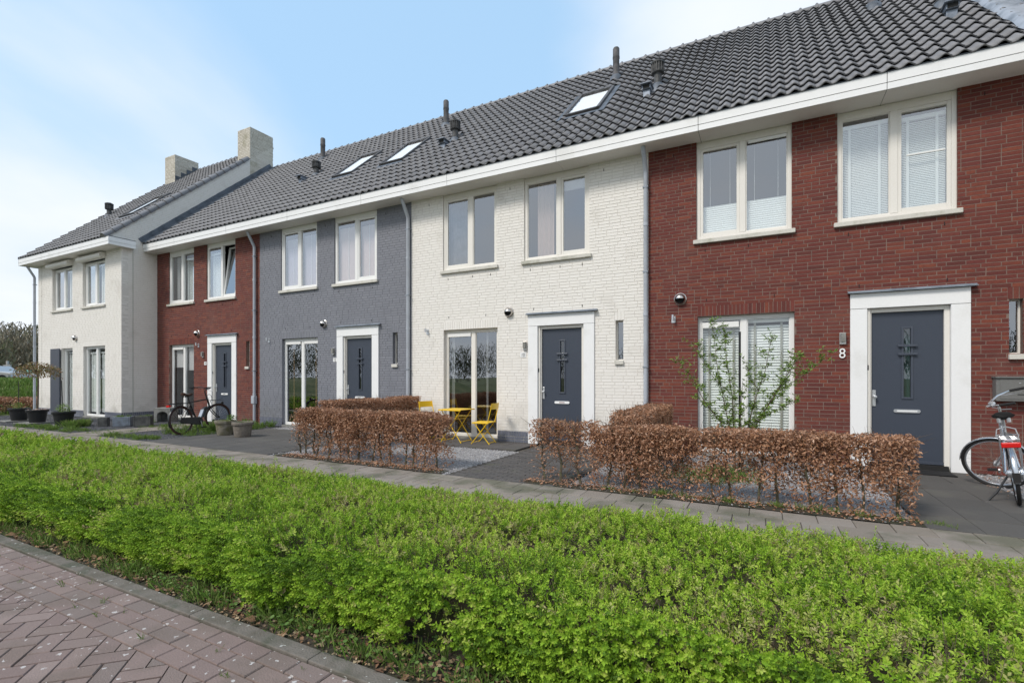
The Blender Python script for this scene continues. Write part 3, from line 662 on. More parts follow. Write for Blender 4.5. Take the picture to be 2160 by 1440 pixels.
def flue(house, x, yy, h=1.0, y0=-.447):
    z = ZE + (yy-y0)*TT; m = MB(); m.lathe([(.10,-.15),(.10,.0),(.085,.03),(.085,h*.62),(.09,h*.63),(.092,h*.7),(.088,h*.72),(.088,h*.96),(.07,h),(0.001,h)], (0,0,0), 14)
    for k in range(3): m.lathe([(.094,h*(.64+k*.022)),(.094,h*(.64+k*.022)+.008)], (0,0,0), 14)
    o = m.build('flue_pipe', M['flue'], house, smooth=True); o.location = (x, yy, z)
    MB().lathe([(.20,-.16),(.16,-.0),(.105,.06)], (0,0,0), 14).build('flashing_collar', M['leadd'], o, smooth=True)
def capvent(house, x, yy, h=.42, y0=-.447):
    z = ZE + (yy-y0)*TT; m = MB(); m.lathe([(.085,-.15),(.085,h*.6),(.075,h*.6)], (0,0,0), 14)
    m.lathe([(.075,h*.55),(.135,h*.58),(.14,h*.62),(.12,h*.62)], (0,0,0), 16); m.lathe([(.12,h*.62),(.12,h*.98),(.15,h*.99),(.15,h*1.06),(.10,h*1.12),(.001,h*1.13)], (0,0,0), 16)
    for k in range(16):
        a = 2*math.pi*k/16; m.box(math.cos(a)*.135-.008, math.cos(a)*.135+.008, math.sin(a)*.135-.008, math.sin(a)*.135+.008, h*.6, h)
    o = m.build('roof_vent', M['vent'], house); o.location = (x, yy, z)
    MB().lathe([(.19,-.18),(.15,-.02),(.09,.06)], (0,0,0), 14).build('flashing_collar', M['leadd'], o, smooth=True)
def boxvent(house, x, yy, y0=-.447):
    z = ZE + (yy-y0)*TT; m = MB(); m.box(-.09,.09,-.10,.12,.10,.19); m.box(-.12,.12,-.16,.16,.19,.215); m.box(-.075,.075,-.06,.10,-.05,.10)
    o = m.build('tile_vent', M['galv'], house, bevel=.01); o.location = (x, yy, z)
    MB().box(-.07,.07,-.105,-.1005,.11,.18).build('vent_opening', M['joint'], o)
def cowl(house, x, y, z):
    m = MB(); m.lathe([(.115,0),(.112,-.012),(.10,-.02)], (0,0,0), 20, 'y'); n = 14; vs = []; rr = .098
    for i in range(n+1):
        th = math.pi*.5*(1-i/n)                   # hood: upper part of a sphere
        for k in range(20):
            a = 2*math.pi*k/20; vs.append((rr*math.sin(th)*math.cos(a), -.02-rr*1.15*math.cos(th), rr*math.sin(th)*math.sin(a)))
    fs = [(i*20+k, i*20+(k+1) % 20, (i+1)*20+(k+1) % 20, (i+1)*20+k) for i in range(n) for k in range(20)
          if not (math.sin(2*math.pi*(k+.5)/20) < -.05 and i > 3 and math.sin(math.pi*.5*(1-i/n))*math.sin(2*math.pi*(k+.5)/20) > -1 and i > 3)]
    m.add(vs, fs); o = m.build('vent_cowl', M['steel'], house, smooth=True); o.location = (x, y, z)
    MB().lathe([(.001,-.03),(.088,-.028)], (0,0,0), 16, 'y').build('vent_opening', M['joint'], o)
def walllamp(house, x, z, y=0):
    m = MB(); m.box(-.045,.045,-.03,0,-.095,.095); o = m.build('wall_lamp', M['steel'], house, bevel=.004); o.location = (x, y, z)
    MB().box(-.028,.038,-.075,-.0305,-.05,.085).build('lamp_shade', M['concl'], o, bevel=.004); MB().box(-.012,.012,-.04,-.0305,-.085,-.06).build('motion_sensor', M['plate'], o)
def bracket(house, x, z, y=0):
    m = MB(); m.box(-.035,.035,-.01,0,-.07,.05); m.box(-.012,.012,-.10,-.01,.0,.03); m.tube([(0,-.09,-.02),(0,-.09,.07)], .02, 8); o = m.build('wall_bracket', M['alu'], house); o.location = (x, y, z)
def text_mesh(s, size, ext, m, name, parent, loc, rot=(R(90),0,0)):
    c = bpy.data.curves.new(name, 'FONT'); c.body = s; c.size = size; c.extrude = ext; c.align_x = 'CENTER'; c.align_y = 'CENTER'
    o = bpy.data.objects.new('tmp', c); COL.objects.link(o); dg = bpy.context.evaluated_depsgraph_get(); dg.update()
    me = bpy.data.meshes.new_from_object(o.evaluated_get(dg)); bpy.data.objects.remove(o); me.materials.clear(); me.materials.append(m)
    o = bpy.data.objects.new(name, me); link(o, parent); o.location = loc; o.rotation_euler = rot; return o
def numplate(house, s, x, z, y=0):
    p = MB().box(-.065,.065,-.008,0,-.052,.052).build('number_plate', M['plate'], house, bevel=.003); p.location = (x, y, z)
    t = text_mesh(s, .105, .001, M['black'], 'house_number', p, (0, -.0095, 0)); t.scale = (.85, 1, 1); p['label'] = f'small white plate with black number {s}'
def downpipe(house, x, y, ytop, ztop=5.68, box=False):
    m = MB(); m.tube([(0,0,.0),(0,0,ztop-.42),(0,-.02,ztop-.36),(0,ytop-y+.02,ztop-.04),(0,ytop-y,ztop+.01)], .042, 12)
    o = m.build('downpipe', M['pipe'], house, smooth=True); o.location = (x, y, 0)
    for z in (.9, 2.6, 4.3): MB().lathe([(.043,z-.03),(.049,z-.03),(.049,z+.03),(.043,z+.03)], (0,0,0), 12).build('pipe_collar', M['pipe'], o, smooth=True)
    for z in (1.6, 3.4, 5.0): MB().box(-.05,.05,-.045,.06,z-.012,z+.012).build('pipe_clip', M['zinc'], o)
    if box: MB().box(-.085,.06,-.06,.055,.62,.86).build('leaf_trap', M['pipe'], o, bevel=.02)
def weeps(house, lst, y=0):
    m = MB()
    for x, z in lst: m.box(x-.005, x+.005, y-.0045, y+.01, z-.025, z+.025)
    o = m.build('weep_holes', M['joint'], house); o['kind'] = 'stuff'
def fascia(house, x0, x1, y, z1=5.93):
    """one cladding panel: upper board, lower board, soffit below"""
    a = MB().box(x0+.004, x1-.004, y, y+.02, 5.783, z1).build('fascia_board', M['trim'], house, bevel=.002)
    b = MB().box(x0+.004, x1-.004, y+.006, y+.026, 5.68, 5.777).build('fascia_board', M['trim'], house, bevel=.002)
    MB().box(x0+.004, x1-.004, y+.032, y+.50, 5.68, 5.69).build('soffit_panel', M['soffit'], house)
def eave_extra(house, x0, x1, y, yw):
    MB().box(x0, x1, y+.027, y+.07, 5.692, 5.92).box(x0, x1, y+.07, yw, 5.692, 5.70).build('eave_core', M['joint'], house)
    MB().box(x0, x1, y-.006, y+.09, 5.931, 5.945).build('gutter_edge', M['leadd'], house)
def body(house, x0, x1, y0, side_l=None):
    MB().box(x0+.01, x1-.01, 8.9, 9.1, 0, 5.7).box(x0+.012, x0+.13, y0+.21, 8.9, 0, 5.69).box(x1-.13, x1-.012, y0+.21, 8.9, 0, 5.69).build('back_walls', M['whitemortar'], house)
upz0, upz1 = 3.90, 5.675
panel_joints = [4.27, 1.63, -1.01, -3.66, -6.28, -8.85, -11.55, -14.25, -16.95, -18.80]
def mk_house(name, label, X0, X1, bm_, mm, plinth, holes, soldiers, seed, nind=300):
    h = thing(name, label, 'house', (0, 0, 0))
    front_wall(h, X0, X1, 0.0, holes, soldiers, M[bm_], M[mm], seed, nind, plinth=M[plinth] if plinth else None)
    body(h, X0, X1, 0)
    ps = [(a, b) for b, a in zip(panel_joints, panel_joints[1:])]
    for a, b in ps:
        if X0 <= (a+b)/2 < X1: fascia(h, a, b, -.447)
    eave_extra(h, X0, X1, -.447, -.0)
    return h
def holes_for(UL, UR, LL, dx, sl): return [(UL[0], UL[1], upz0, 5.69), (UR[0], UR[1], upz0, 5.69), (LL[0], LL[1], -.01, 2.51), (dx+.02, dx+1.44, -.01, 2.71), (sl[0], sl[1], 1.74, 2.52)]
def slitwin(h, sl, y=0):
    f = MB(); ringframe(f, sl[0], sl[1], 1.74, 2.52, .022, .10, .14); w_ = f.build('window', M['cream'], h); w_['label'] = 'narrow slit window beside the door'
    MB().box(sl[0]+.022, sl[1]-.022, .12, .124, 1.762, 2.498).build('pane', M['glass'], w_); MB().box(sl[0]-.01, sl[1]+.01, -.045, .095, 1.66, 1.735).build('sill', M['sill'], w_, bevel=.005)
    room(w_, sl[0], sl[1], 1.76, 2.5, .2, .8, 'dark')
def common(h, UL, UR, LL, dx, sl, num):
    slitwin(h, sl); doorset(h, dx, num)
    wl = []
    for a, b in (UL, UR): wl += [(a+.15, upz0-.20), ((a+b)/2+.1, upz0-.20), (b-.15, upz0-.20)]
    wl += [(LL[0]+.15, 2.80), (LL[1]-.3, 2.80), (dx+.12, 2.86), (dx+1.2, 2.86), ((UL[1]+UR[0])/2, 5.52), (UR[1]+.3, 5.52), (UL[0]-.4, 5.52)]
    weeps(h, wl)
    MB().box(LL[0], LL[1], -.01, .14, .0, .045).build('threshold', M['concl'], h)
# house 8 ------------------------------------------------
UL, UR, LL, dx, sl = (-1.09,.42), (1.06,2.55), (-1.07,.46), 1.23, (3.11,3.26)
h8 = mk_house('row_house', 'dark red brick house with number 8 beside its slate door, nearest on the right', -1.95, 3.62, 'red', 'redmortar', None, holes_for(UL,UR,LL,dx,sl), [(LL[0],LL[1],2.51,2.70), (sl[0]-.02,sl[1]+.02,2.52,2.70)], 8)
window(h8, *UL, upz0, upz1, 0, -.33, (1, 0), (('pleated', 4.0, 4.52), ('pleated', 4.0, 4.52)), top=.125, upper=True, fm='cream')
window(h8, *UR, upz0, upz1, 0, 1.80, (0, 1), (('venetian', 4.0, 5.44, False, 1), ('venetian', 4.0, 5.40, False)), top=.125, upper=True, fm='cream')
lw = window(h8, *LL, .05, 2.51, 0, -.31, (0, 0), (('venetian', .40, 2.30, True), ('venetian', .40, 2.38, True)), sill=False)
MB().box(UR[0]+.90, UR[1]-.13, .045, .055, 4.82, 4.84).build('screen_bar', M['frame'], h8)
MB().box(LL[0]+.075, LL[0]+.68, .075, .10, 2.30, 2.40).build('trickle_vent', M['frame'], h8, bevel=.004)
MB().box(UL[0]+.85, UL[1]-.08, .025, .045, 5.485, 5.54).build('trickle_vent', M['frame'], h8, bevel=.004)
common(h8, UL, UR, LL, dx, sl, 8)
cowl(h8, -1.37, 0, 2.85); walllamp(h8, 1.13, 2.03); bracket(h8, -1.49, 2.49)
t8 = text_mesh('8', .225, .008, M['plate'], 'house_number', h8, (1.125, -.014, 1.785)); t8.scale = (.86, 1, 1); t8['label'] = 'white house number 8'
r8 = roof(h8, -1.95, 3.58, -.447)
capvent(h8, -2.10, 1.72, .5); boxvent(h8, -2.25, 1.32); flue(h8, 2.04, 3.2); capvent(h8, 2.88, 2.05, .5); boxvent(h8, 2.80, 1.25)
fl = MB(); pr = [(3.22,.02),(3.28,.07),(3.36,.075),(3.45,.06),(3.53,.07),(3.545,.12),(3.60,.25)]
for s in (0,):
    vs = []; n = 30
    for i in range(n+1):
        ss = i*6.66/n
        for x, dz in pr: vs.append((x + .012*math.sin(i*1.7), -.447 + ss*CT - dz*ST, ZE + ss*ST + dz*CT + .01*math.sin(i*2.3+x*9)))
    k = len(pr); fl.add(vs, [(i*k+j, i*k+j+1, (i+1)*k+j+1, (i+1)*k+j) for i in range(n) for j in range(k-1)])
fl.build('lead_flashing', M['lead'], h8, smooth=True)
# house 10 -----------------------------------------------
UL, UR, LL, dx, sl = (-6.70,-5.26), (-4.58,-3.12), (-6.68,-5.23), -4.47, (-2.585,-2.43)
h10 = mk_house('row_house', 'off-white painted brick house with number 10 and yellow bistro set in front', -7.63, -1.95, 'white', 'whitemortar', 'plinth', holes_for(UL,UR,LL,dx,sl), [(LL[0],LL[1],2.51,2.70), (sl[0]-.02,sl[1]+.02,2.52,2.70)], 10)
M['meshdark'] = mat('dark_insect_screen', (.13,.13,.14), .8, var2=(.08,.08,.09), nscale=5)
window(h10, *UL, upz0, upz1, 0, -5.94, (1, 0), (('curtain', 0, 1, 'meshdark'), None), top=.125, upper=True, fm='cream')
window(h10, *UR, upz0, upz1, 0, -3.79, (0, 1), (('curtain', .25, .85, 'peach'), ('roller', 5.30, 'curtain')), top=.125, upper=True, fm='cream')
window(h10, *LL, .05, 2.51, 0, -5.91, (0, 0), (('curtain', -.02, .12, 'curtain'), ('curtain', .35, .45, 'curtain')), fm='cream', sill=False, roomm='dark')
MB().box(LL[0]+.07, LL[0]+.70, .075, .10, 2.35, 2.43).build('trickle_vent', M['frame'], h10, bevel=.004)
common(h10, UL, UR, LL, dx, sl, 10)
cowl(h10, -4.94, 0, 2.83); walllamp(h10, -4.55, 2.08); bracket(h10, -7.14, 2.50); numplate(h10, '10', -4.60, 1.89)
r10 = roof(h10, -7.63, -1.95, -.447, skips=[(-4.16,-3.26,2.15,3.95)])
skylight(h10, -4.15, -3.27, -.447, 2.22, 3.92); flue(h10, -3.49, 3.37, .80); downpipe(h10, -1.985, -.07, -.30)
# house 12 -----------------------------------------------
UL, UR, LL, dx, sl = (-12.38,-10.9), (-10.24,-8.74), (-12.33,-10.87), -10.12, (-8.22,-8.06)
h12 = mk_house('row_house', 'blue-grey painted brick house with number 12, between red and off-white houses', -13.31, -7.63, 'grey', 'greymortar', 'plinth', holes_for(UL,UR,LL,dx,sl), [(LL[0],LL[1],2.51,2.70), (sl[0]-.02,sl[1]+.02,2.52,2.70)], 12)
window(h12, *UL, upz0, upz1, 0, -11.62, (1, 0), (('sheer', 'sheer2'), ('sheer', 'sheer2')), top=.125, upper=True)
window(h12, *UR, upz0, upz1, 0, -9.47, (0, 1), (('sheer', 'sheer'), ('sheer', 'sheer')), top=.125, upper=True)
window(h12, *LL, .05, 2.51, 0, -11.57, (0, 0), (('slats', (.3, .95)), ('slats', (.62,))), sill=False, roomm='dark')
MB().box(LL[0]+.07, LL[0]+.68, .075, .10, 2.35, 2.43).build('trickle_vent', M['frame'], h12, bevel=.004)
MB().box(LL[0]+.83, LL[1]-.07, .075, .10, 2.35, 2.43).build('trickle_vent', M['frame'], h12, bevel=.004)
common(h12, UL, UR, LL, dx, sl, 12)
cowl(h12, -10.62, 0, 2.86); walllamp(h12, -10.26, 2.10); bracket(h12, -12.89, 2.50); numplate(h12, '12', -10.21, 1.875)
r12 = roof(h12, -13.31, -7.63, -.447, skips=[(-9.74,-8.84,2.15,3.95), (-11.66,-10.70,2.15,3.95)])
skylight(h12, -9.74, -8.86, -.447, 2.22, 3.92); skylight(h12, -11.62, -10.74, -.447, 2.22, 3.92)
flue(h12, -9.06, 3.5, .80); capvent(h12, -7.55, 1.78, .48); boxvent(h12, -7.64, 1.36); downpipe(h12, -7.68, -.07, -.30)
# house 14 -----------------------------------------------
UL, UR, LL, dx, sl = (-18.10,-16.64), (-15.95,-14.47), (-18.07,-16.64), -15.85, (-13.95,-13.79)
h14 = mk_house('row_house', 'narrow looking red brick house with number 14, beside the jutting white house', -18.81, -13.31, 'red', 'redmortar', None, holes_for(UL,UR,LL,dx,sl), [(LL[0],LL[1],2.51,2.70)], 14)
window(h14, *UL, upz0, upz1, 0, -17.34, (1, 0), (('curtain', .1, .45, 'curtain'), ('venetian', 4.0, 5.35, False)), top=.125, upper=True)
window(h14, *UR, upz0, upz1, 0, -15.19, (0, 1), (('venetian', 4.0, 5.35, False, 1), None), top=.125, upper=True, opened=1, roomm='dark')
window(h14, *LL, .05, 2.51, 0, -17.34, (0, 0), (('roller', 1.75, 'curtain'), ('roller', 1.65, 'curtain')), sill=False)
MB().box(LL[0]+.07, LL[0]+.68, .075, .10, 2.35, 2.43).build('trickle_vent', M['frame'], h14, bevel=.004)
common(h14, UL, UR, LL, dx, sl, 14)
cowl(h14, -16.42, 0, 2.84); walllamp(h14, -16.11, 2.14); bracket(h14, -16.37, 2.46); numplate(h14, '14', -16.0, 1.86)
r14 = roof(h14, -18.80, -13.31, -.447); flue(h14, -14.88, 3.72, .80); capvent(h14, -13.23, 1.99); boxvent(h14, -13.46, 1.6); downpipe(h14, -13.46, -.07, -.30, box=True)
# house 16 (juts forward) --------------------------------
Y16 = -1.07; XL, XR = -25.0, -18.81
h16 = thing('end_house', 'white painted brick end house jutting forward, with two chimneys and slate shutter', 'house')
UL, UR, LR, LLn = (-23.80,-22.22), (-21.45,-19.88), (-21.40,-19.88), (-23.06,-22.2)
hol = [(*UL, upz0, 5.55), (*UR, upz0, 5.55), (*LR, -.01, 2.49), (*LLn, -.01, 2.47)]
w16 = front_wall(h16, XL, XR, Y16, hol, [(LR[0],LR[1],2.49,2.68)], M['white'], M['whitemortar'], 16, nind=0, plinth=M['plinth'])
# side wall towards the red house: gable slab + brick faces between the two roof lines
zr16 = ZE + (4.5+1.52)*TT
sw = MB(); sw.prism([(XR-.20, Y16+.01, 0), (XR-.20, 9.0, 0), (XR-.20, 9.0, 5.9), (XR-.20, 4.505, 10.25), (XR-.20, 4.50, zr16-.03), (XR-.20, Y16+.01, ZE+(Y16+.01+1.52)*TT-.03)], (.194, 0, 0))
sw.build('side_wall', M['whitemortar'], h16); sw = MB()
sw.prism([(XL+.001, Y16+.20, 0), (XL+.001, 9.0, 0), (XL+.001, 9.0, 5.9), (XL+.001, 4.5, zr16-.16), (XL+.001, Y16+.20, ZE+(Y16+.20+1.52)*TT-.16)], (.2, 0, 0))
sw.build('side_wall', M['whitemortar'], h16)
bl = []; r_ = random.Random(3)
for i in range(int((zr16)/.0625)):
    za, zb = i*.0625+.006, (i+1)*.0625-.006; zm = (za+zb)/2
    ya = Y16+.001 if zm < ZE+.35 else (zm-ZE)/TT - 1.52 + .035
    yb = .0 if zm < ZE-.05 else (zm-ZE)/TT - .447 + .1
    yb = min(yb, 3.455 if zm > 9.6 else 4.5); off = ya - r_.choice((0,.055,.11,.165)); x = off
    if ya >= yb: continue
    while x < yb:
        p, q = max(ya, x), min(yb, x+.21)
        if q-p > .02 and zm > .25: bl.append((p, q, za, zb))
        x += .2215
po = np.array([[XR, (a+b)/2, (c+d)/2] for a, b, c, d in bl]); S = np.array([[b-a, .03, d-c] for a, b, c, d in bl]); k = len(bl)
po[:, 0] += rng.uniform(-.0008,.0008,k)
scatter('side_bricks', M['white'], UB_V, UB_F, po, h16, scl=S, mats3=rotmats(np.full(k, math.pi/2), rng.uniform(-.005,.005,k), rng.uniform(-.016,.016,k)))
pb = [(a, b, c, d) for a, b, c, d in courses(Y16, -.01, 0, .125, [], (), 4)] + courses(0,0,0,0,[],[(Y16, -.01, .125, .245)])
po = np.array([[XR+.006, (a+b)/2, (c+d)/2] for a, b, c, d in pb]); S = np.array([[b-a, .03, d-c] for a, b, c, d in pb]); k = len(pb)
scatter('side_plinth', M['plinth'], UB_V, UB_F, po, h16, scl=S, mats3=rotmats(np.full(k, math.pi/2), np.zeros(k), np.zeros(k)))
MB().box(XR+.001, XR+.009, -.745, -.733, .0, 5.9).build('expansion_joint', M['tape'], h16)
MB().box(XL+.30, XL+.31, Y16-.003, Y16+.01, .25, 5.66).build('expansion_joint', M['tape'], h16)
body(h16, XL, XR, Y16)
def win16(rect, z0, z1, mull, blinds, **k): return window(h16, rect[0], rect[1], z0, z1, Y16, mull, (1, 0), blinds, **k)
win16(UL, upz0, 5.45, -23.03, (None, ('venetian', 4.0, 5.3, False)), upper=False)
win16(UR, upz0, 5.45, -20.68, (('venetian', 4.0, 5.3, False), ('venetian', 4.0, 5.3, False)), upper=False)
window(h16, *LR, .05, 2.49, Y16, -20.63, (0, 0), (('venetian', .2, 2.25, False), ('venetian', .2, 2.25, False)), sill=False)
window(h16, *LLn, .05, 2.47, Y16, [], (0,), (('venetian', .2, 2.3, False),), sill=False)
for a, b in (UL, UR):
    pts = [(0,0), (-.16,.0), (-.19,.05), (-.19,.12), (-.14,.18), (0,.20)]
    MB().prism([(a-.06, Y16+y, 5.455+z) for y, z in pts], (b-a+.12, 0, 0)).build('roller_shutter_box', M['cream'], h16, bevel=.004)
shut = MB().box(-.72, 0, .0, .012, .14, 2.47).build('shutter', M['shutter'], h16); shut.location = (LLn[0]-.005, Y16-.045, 0)
for i in range(9): MB().box(-.72+i*.08+.003, -.72+(i+1)*.08-.003, -.024, -.001, .14, 2.47).build('plank', M['shutter'], shut)
cowl(h16, -21.94, Y16, 2.82)
MB().box(LR[0], LR[1], Y16-.02, Y16+.10, .0, .045).build('threshold', M['concl'], h16); 
for a, b in ((-25.39,-23.4), (-23.4,-21.0), (-21.0,-18.62)): fascia(h16, a, b, -1.52)
MB().box(-18.62, -18.60, -1.52, -.75, 5.783, 5.93).build('fascia_board', M['trim'], h16, bevel=.002); MB().box(-18.628, -18.606, -1.515, -.75, 5.68, 5.777).build('fascia_board', M['trim'], h16, bevel=.002)
MB().box(-18.80, -18.63, -1.0, -.75, 5.68, 5.692).build('soffit_panel', M['soffit'], h16)
MB().box(-18.805, -18.62, -1.49, -.751, 5.90, 5.945).box(-18.805, -18.595, -1.53, -.74, 5.931, 5.947).build('gutter_edge', M['leadd'], h16)
MB().box(-18.80, -18.63, -1.48, -.80, 5.694, 5.90).build('eave_core', M['soffit'], h16)
MB().box(-25.39, -25.37, -1.52, -.6, 5.68, 5.93).build('fascia_board', M['trim'], h16)
eave_extra(h16, -25.38, -18.81, -1.52, Y16)
SK16 = (-21.52,-20.30)
r16 = roof(h16, -25.39, -18.92, -1.52, nind=0, back=10.2, skips=[(-21.55,-20.45,2.10,3.95)])
skylight(h16, -21.52, -20.50, -1.52, 2.15, 3.90); capvent(h16, -24.1, .85, .5, y0=-1.52); downpipe(h16, -25.12, -1.14, -1.36)
vm = MB(); n = 8; vs = []
for yy, rr in ((0, .130), (.37, .100)):
    for k in range(n+1):
        a = -.5 + (math.pi+.5)*k/n; vs.append((rr*math.cos(a), yy, rr*math.sin(a)*.9 + .02))
    
vm.add(vs, [(k, k+1, k+n+2, k+n+1) for k in range(n)] + [tuple(range(n+1))])
vme = vm.mesh('verge_tile', M['tile'], True)
for i in range(19):
    o = bpy.data.objects.new('verge_tile', vme); link(o, r16); s = -.02 + i*.35; o.location = (-18.86, -1.52 + s*CT, ZE + s*ST + .01); o.rotation_euler = (TA, 0, 0)
MB().prism([(-18.93,-1.46,5.948),(-18.93,-.98,5.948),(-18.93,-.98,5.93+.54*TT-.03),(-18.93,-1.46,5.93+.06*TT-.02)], (.115,0,0)).build('verge_infill', M['white'], h16)
# step flashing along the lower roof
fl = MB(); vs = []; n = 40; pr = [(-18.52,.025),(-18.60,.07),(-18.72,.07),(-18.79,.09),(-18.795,.22)]
for i in range(n+1):
    ss = i*6.66/n
    for x, dz in pr: vs.append((x + .008*math.sin(i*1.7), -.447 + ss*CT - dz*ST, ZE + ss*ST + dz*CT + .006*math.sin(i*2.3+x*9)))
k = len(pr); fl.add(vs, [(i*k+j+1, i*k+j, (i+1)*k+j, (i+1)*k+j+1) for i in range(n) for j in range(k-1)])
fl.build('lead_flashing', M['leadd'], h14, smooth=True)
def chimney(x0, x1, ya, yb, z0, z1):
    c = MB().box(x0+.008, x1-.008, ya+.008, yb-.008, z0, z1-.01).build('chimney', M['oldmortar'], h16); P = []; S = []; Yw = []
    for i in range(int((z1-z0)/.0625)):
        za = z1 - (i+1)*.0625; zm = za + .031
        for (face, a, b) in (('f', x0, x1), ('s', ya, yb)):
            x = a - random.choice((0,.055,.11,.165))
            while x < b:
                p, q = max(a, x), min(b, x+.21)
                if q-p > .02:
                    if face == 'f': P.append(((p+q)/2, ya, zm)); Yw.append(0)
                    else: P.append((x1, (p+q)/2, zm)); Yw.append(math.pi/2)
                    S.append((q-p, .03, .051))
                x += .2215
    k = len(P); scatter('chimney_bricks', M['moss'], UB_V, UB_F, np.array(P), c, scl=np.array(S), mats3=rotmats(np.array(Yw), np.zeros(k), rng.uniform(-.016,.016,k)))
    return c
chimney(-19.62, -18.81, 3.46, 4.52, 9.6, 11.74)
c2 = chimney(-25.05, -24.23, 3.46, 4.52, 9.9, 11.74)
fm_ = MB()
for i in range(4):
    s = (3.46+1.52)/CT + i*.34; fm_.prism([(-24.222, -1.52+s*CT, ZE+s*ST), (-24.222, -1.52+(s+.34)*CT, ZE+(s+.34)*ST), (-24.222, -1.52+(s+.34)*CT, ZE+(s+.34)*ST+.12), (-24.222, -1.52+s*CT, ZE+(s+.34)*ST+.12)], (.006,0,0))
fm_.build('step_flashing', M['leadd'], c2)
# house 6 (beyond the right edge, only its gable shows) ----
h6 = thing('end_house', 'cream gable wall rising past the right end of the tiled roof', 'house')
g = MB(); X6 = 3.62
g.prism([(X6+.01, -1.0, 0), (X6+.01, 9, 0), (X6+.01, 9, 6.2), (X6+.01, 4.5, zr16-.1), (X6+.01, -1.0, ZE+.52*TT-.1)], (.25, 0, 0)); 
g.box(9.4, 9.6, -.8, 9, 0, 5.68)
g.build('side_wall', M['whitemortar'], h6)
u6 = [(4.5,6.0), (7.0,8.5)]
front_wall(h6, X6, 9.6, -1.0, [(a, b, upz0, 5.55) for a, b in u6] + [(4.5,6.0,-.01,2.51)], [(4.5,6.0,2.51,2.70)], M['white'], M['whitemortar'], 61, nind=0, plinth=M['plinth'])
for a, b in u6: window(h6, a, b, upz0, 5.45, -1.0, (a+b)/2, (1, 0), (('venetian', 4.0, 5.3, False), None))
window(h6, 4.5, 6.0, .05, 2.51, -1.0, 5.25, (0, 0), (('venetian', .2, 2.25, False), None), sill=False)
bl = []
for i in range(int(zr16/.0625)):
    za, zb = i*.0625+.006, (i+1)*.0625-.006; zm = (za+zb)/2; ya = -1.0 if zm < ZE+.2 else (zm-ZE)/TT - 1.52 + .08; yb = 0 if zm < ZE else min((zm-ZE)/TT, 4.5)
    x = ya - r_.choice((0,.055,.11,.165))
    while x < yb:
        p, q = max(ya, x), min(yb, x+.21)
        if q-p > .02: bl.append((p, q, za, zb))
        x += .2215
po = np.array([[X6, (a+b)/2, (c+d)/2] for a, b, c, d in bl]); S = np.array([[b-a, .03, d-c] for a, b, c, d in bl]); k = len(bl)
scatter('bricks', M['white'], UB_V, UB_F, po, h6, scl=S, mats3=rotmats(np.full(k, -math.pi/2), np.zeros(k), rng.uniform(-.016,.016,k)))
roof(h6, X6+.12, 9.8, -1.52, nind=0); 
for a, b in ((3.5, 6.2), (6.2, 9.8)): fascia(h6, a, b, -1.52)
eave_extra(h6, 3.5, 9.8, -1.52, -1.0)

# ------------------------------------------------------------------ far left: woodland, hedge, field clutter
def woodland():
    P = []; Rm = []; S = []; T = []
    trees = []
    for i in range(46):
        a = R(148 + i*1.1 + random.uniform(-.4,.4)); d = random.uniform(74, 104); trees.append((CAMP.x+math.cos(a)*d, CAMP.y+math.sin(a)*d, random.uniform(7.4, 9.0)*d/88, 1800 if 8 < i < 26 else 500))
    for i in range(60):
        a = R(200 + i*2.6 + random.uniform(-1,1)); d = random.uniform(60, 90); trees.append((CAMP.x+math.cos(a)*d, CAMP.y+math.sin(a)*d, random.uniform(6, 9.5), 650))
    for x, y, h, n in trees:
        r = h*.50; u = rng.normal(size=(n, 3)); u /= np.linalg.norm(u, axis=1)[:, None]; rad = rng.random(n)**.5
        p = np.stack([x + u[:,0]*rad*r, y + u[:,1]*rad*r, h*.52 + u[:,2]*rad*h*.48], -1); P.append(p)
        T.append((rng.random(n)*.5 + random.random()*.5))
    P = np.concatenate(P); T = np.concatenate(T); k = len(P)
    tv = [(-.5,0,0),(.5,0,0),(.16,0,1),(-.1,.1,1)]; tf = [(0,1,2,3)]
    S = np.stack([rng.uniform(.05,.17,k), np.full(k,1.), rng.uniform(.3,.8,k)], -1)
    o = scatter('distant_woodland', M['wood'], tv, tf, P, mats3=rotmats(rng.uniform(0,6.28,k), rng.uniform(-.6,.6,k), rng.uniform(-.7,.7,k)), scl=S, tint=T)
woodland()
f = tag(MB().box(-110, -40, 23, 24.5, -.1, 3.2).build('field_hedge', M['dkhedge']), 'low clipped dark green hedge across the field under the woodland', 'hedge')
f.rotation_euler = (0, 0, R(12)); f.location = (0, 22, 0)
# tufts of rough growth on the field beside the white house
def blades(n, w=.012, h=.16): return [(-w/2,0,0),(w/2,0,0),(w*.25,h*.25,h*.75),(0,h*.45,h)], [(0,1,2,3)]
bv, bf = blades(0)
def tufts(name, spots, m='grass', per=60, hs=(.6,1.4), label=None, parent=None, spread=.10, w=1):
    P = []; H = []
    for (x, y, z, r, sc) in spots:
        k = max(3, int(per*sc)); a = rng.uniform(0, 6.28, k); q = r*np.sqrt(rng.random(k))
        P.append(np.stack([x+np.cos(a)*q, y+np.sin(a)*q, np.full(k, z)], -1)); H.append(rng.uniform(hs[0], hs[1], k)*sc)
    P = np.concatenate(P); H = np.concatenate(H); k = len(P)
    return scatter(name, M[m], bv, bf, P, parent, mats3=rotmats(rng.uniform(0,6.28,k), rng.uniform(-.35,.35,k), rng.uniform(-.5,.3,k)), scl=np.stack([H**.5*w, H, H], -1))
def bankz(x, y):
    d = math.hypot(x-CAMP.x, y-CAMP.y); u = min(1, max(0, (d-27.5)/11)); return -.1 + 1.28*u*u*(3-2*u)*min(1, max(0, (-26.5-x)/3)) + .06*noise.noise(Vector((x*.6, y*.6, 0)))
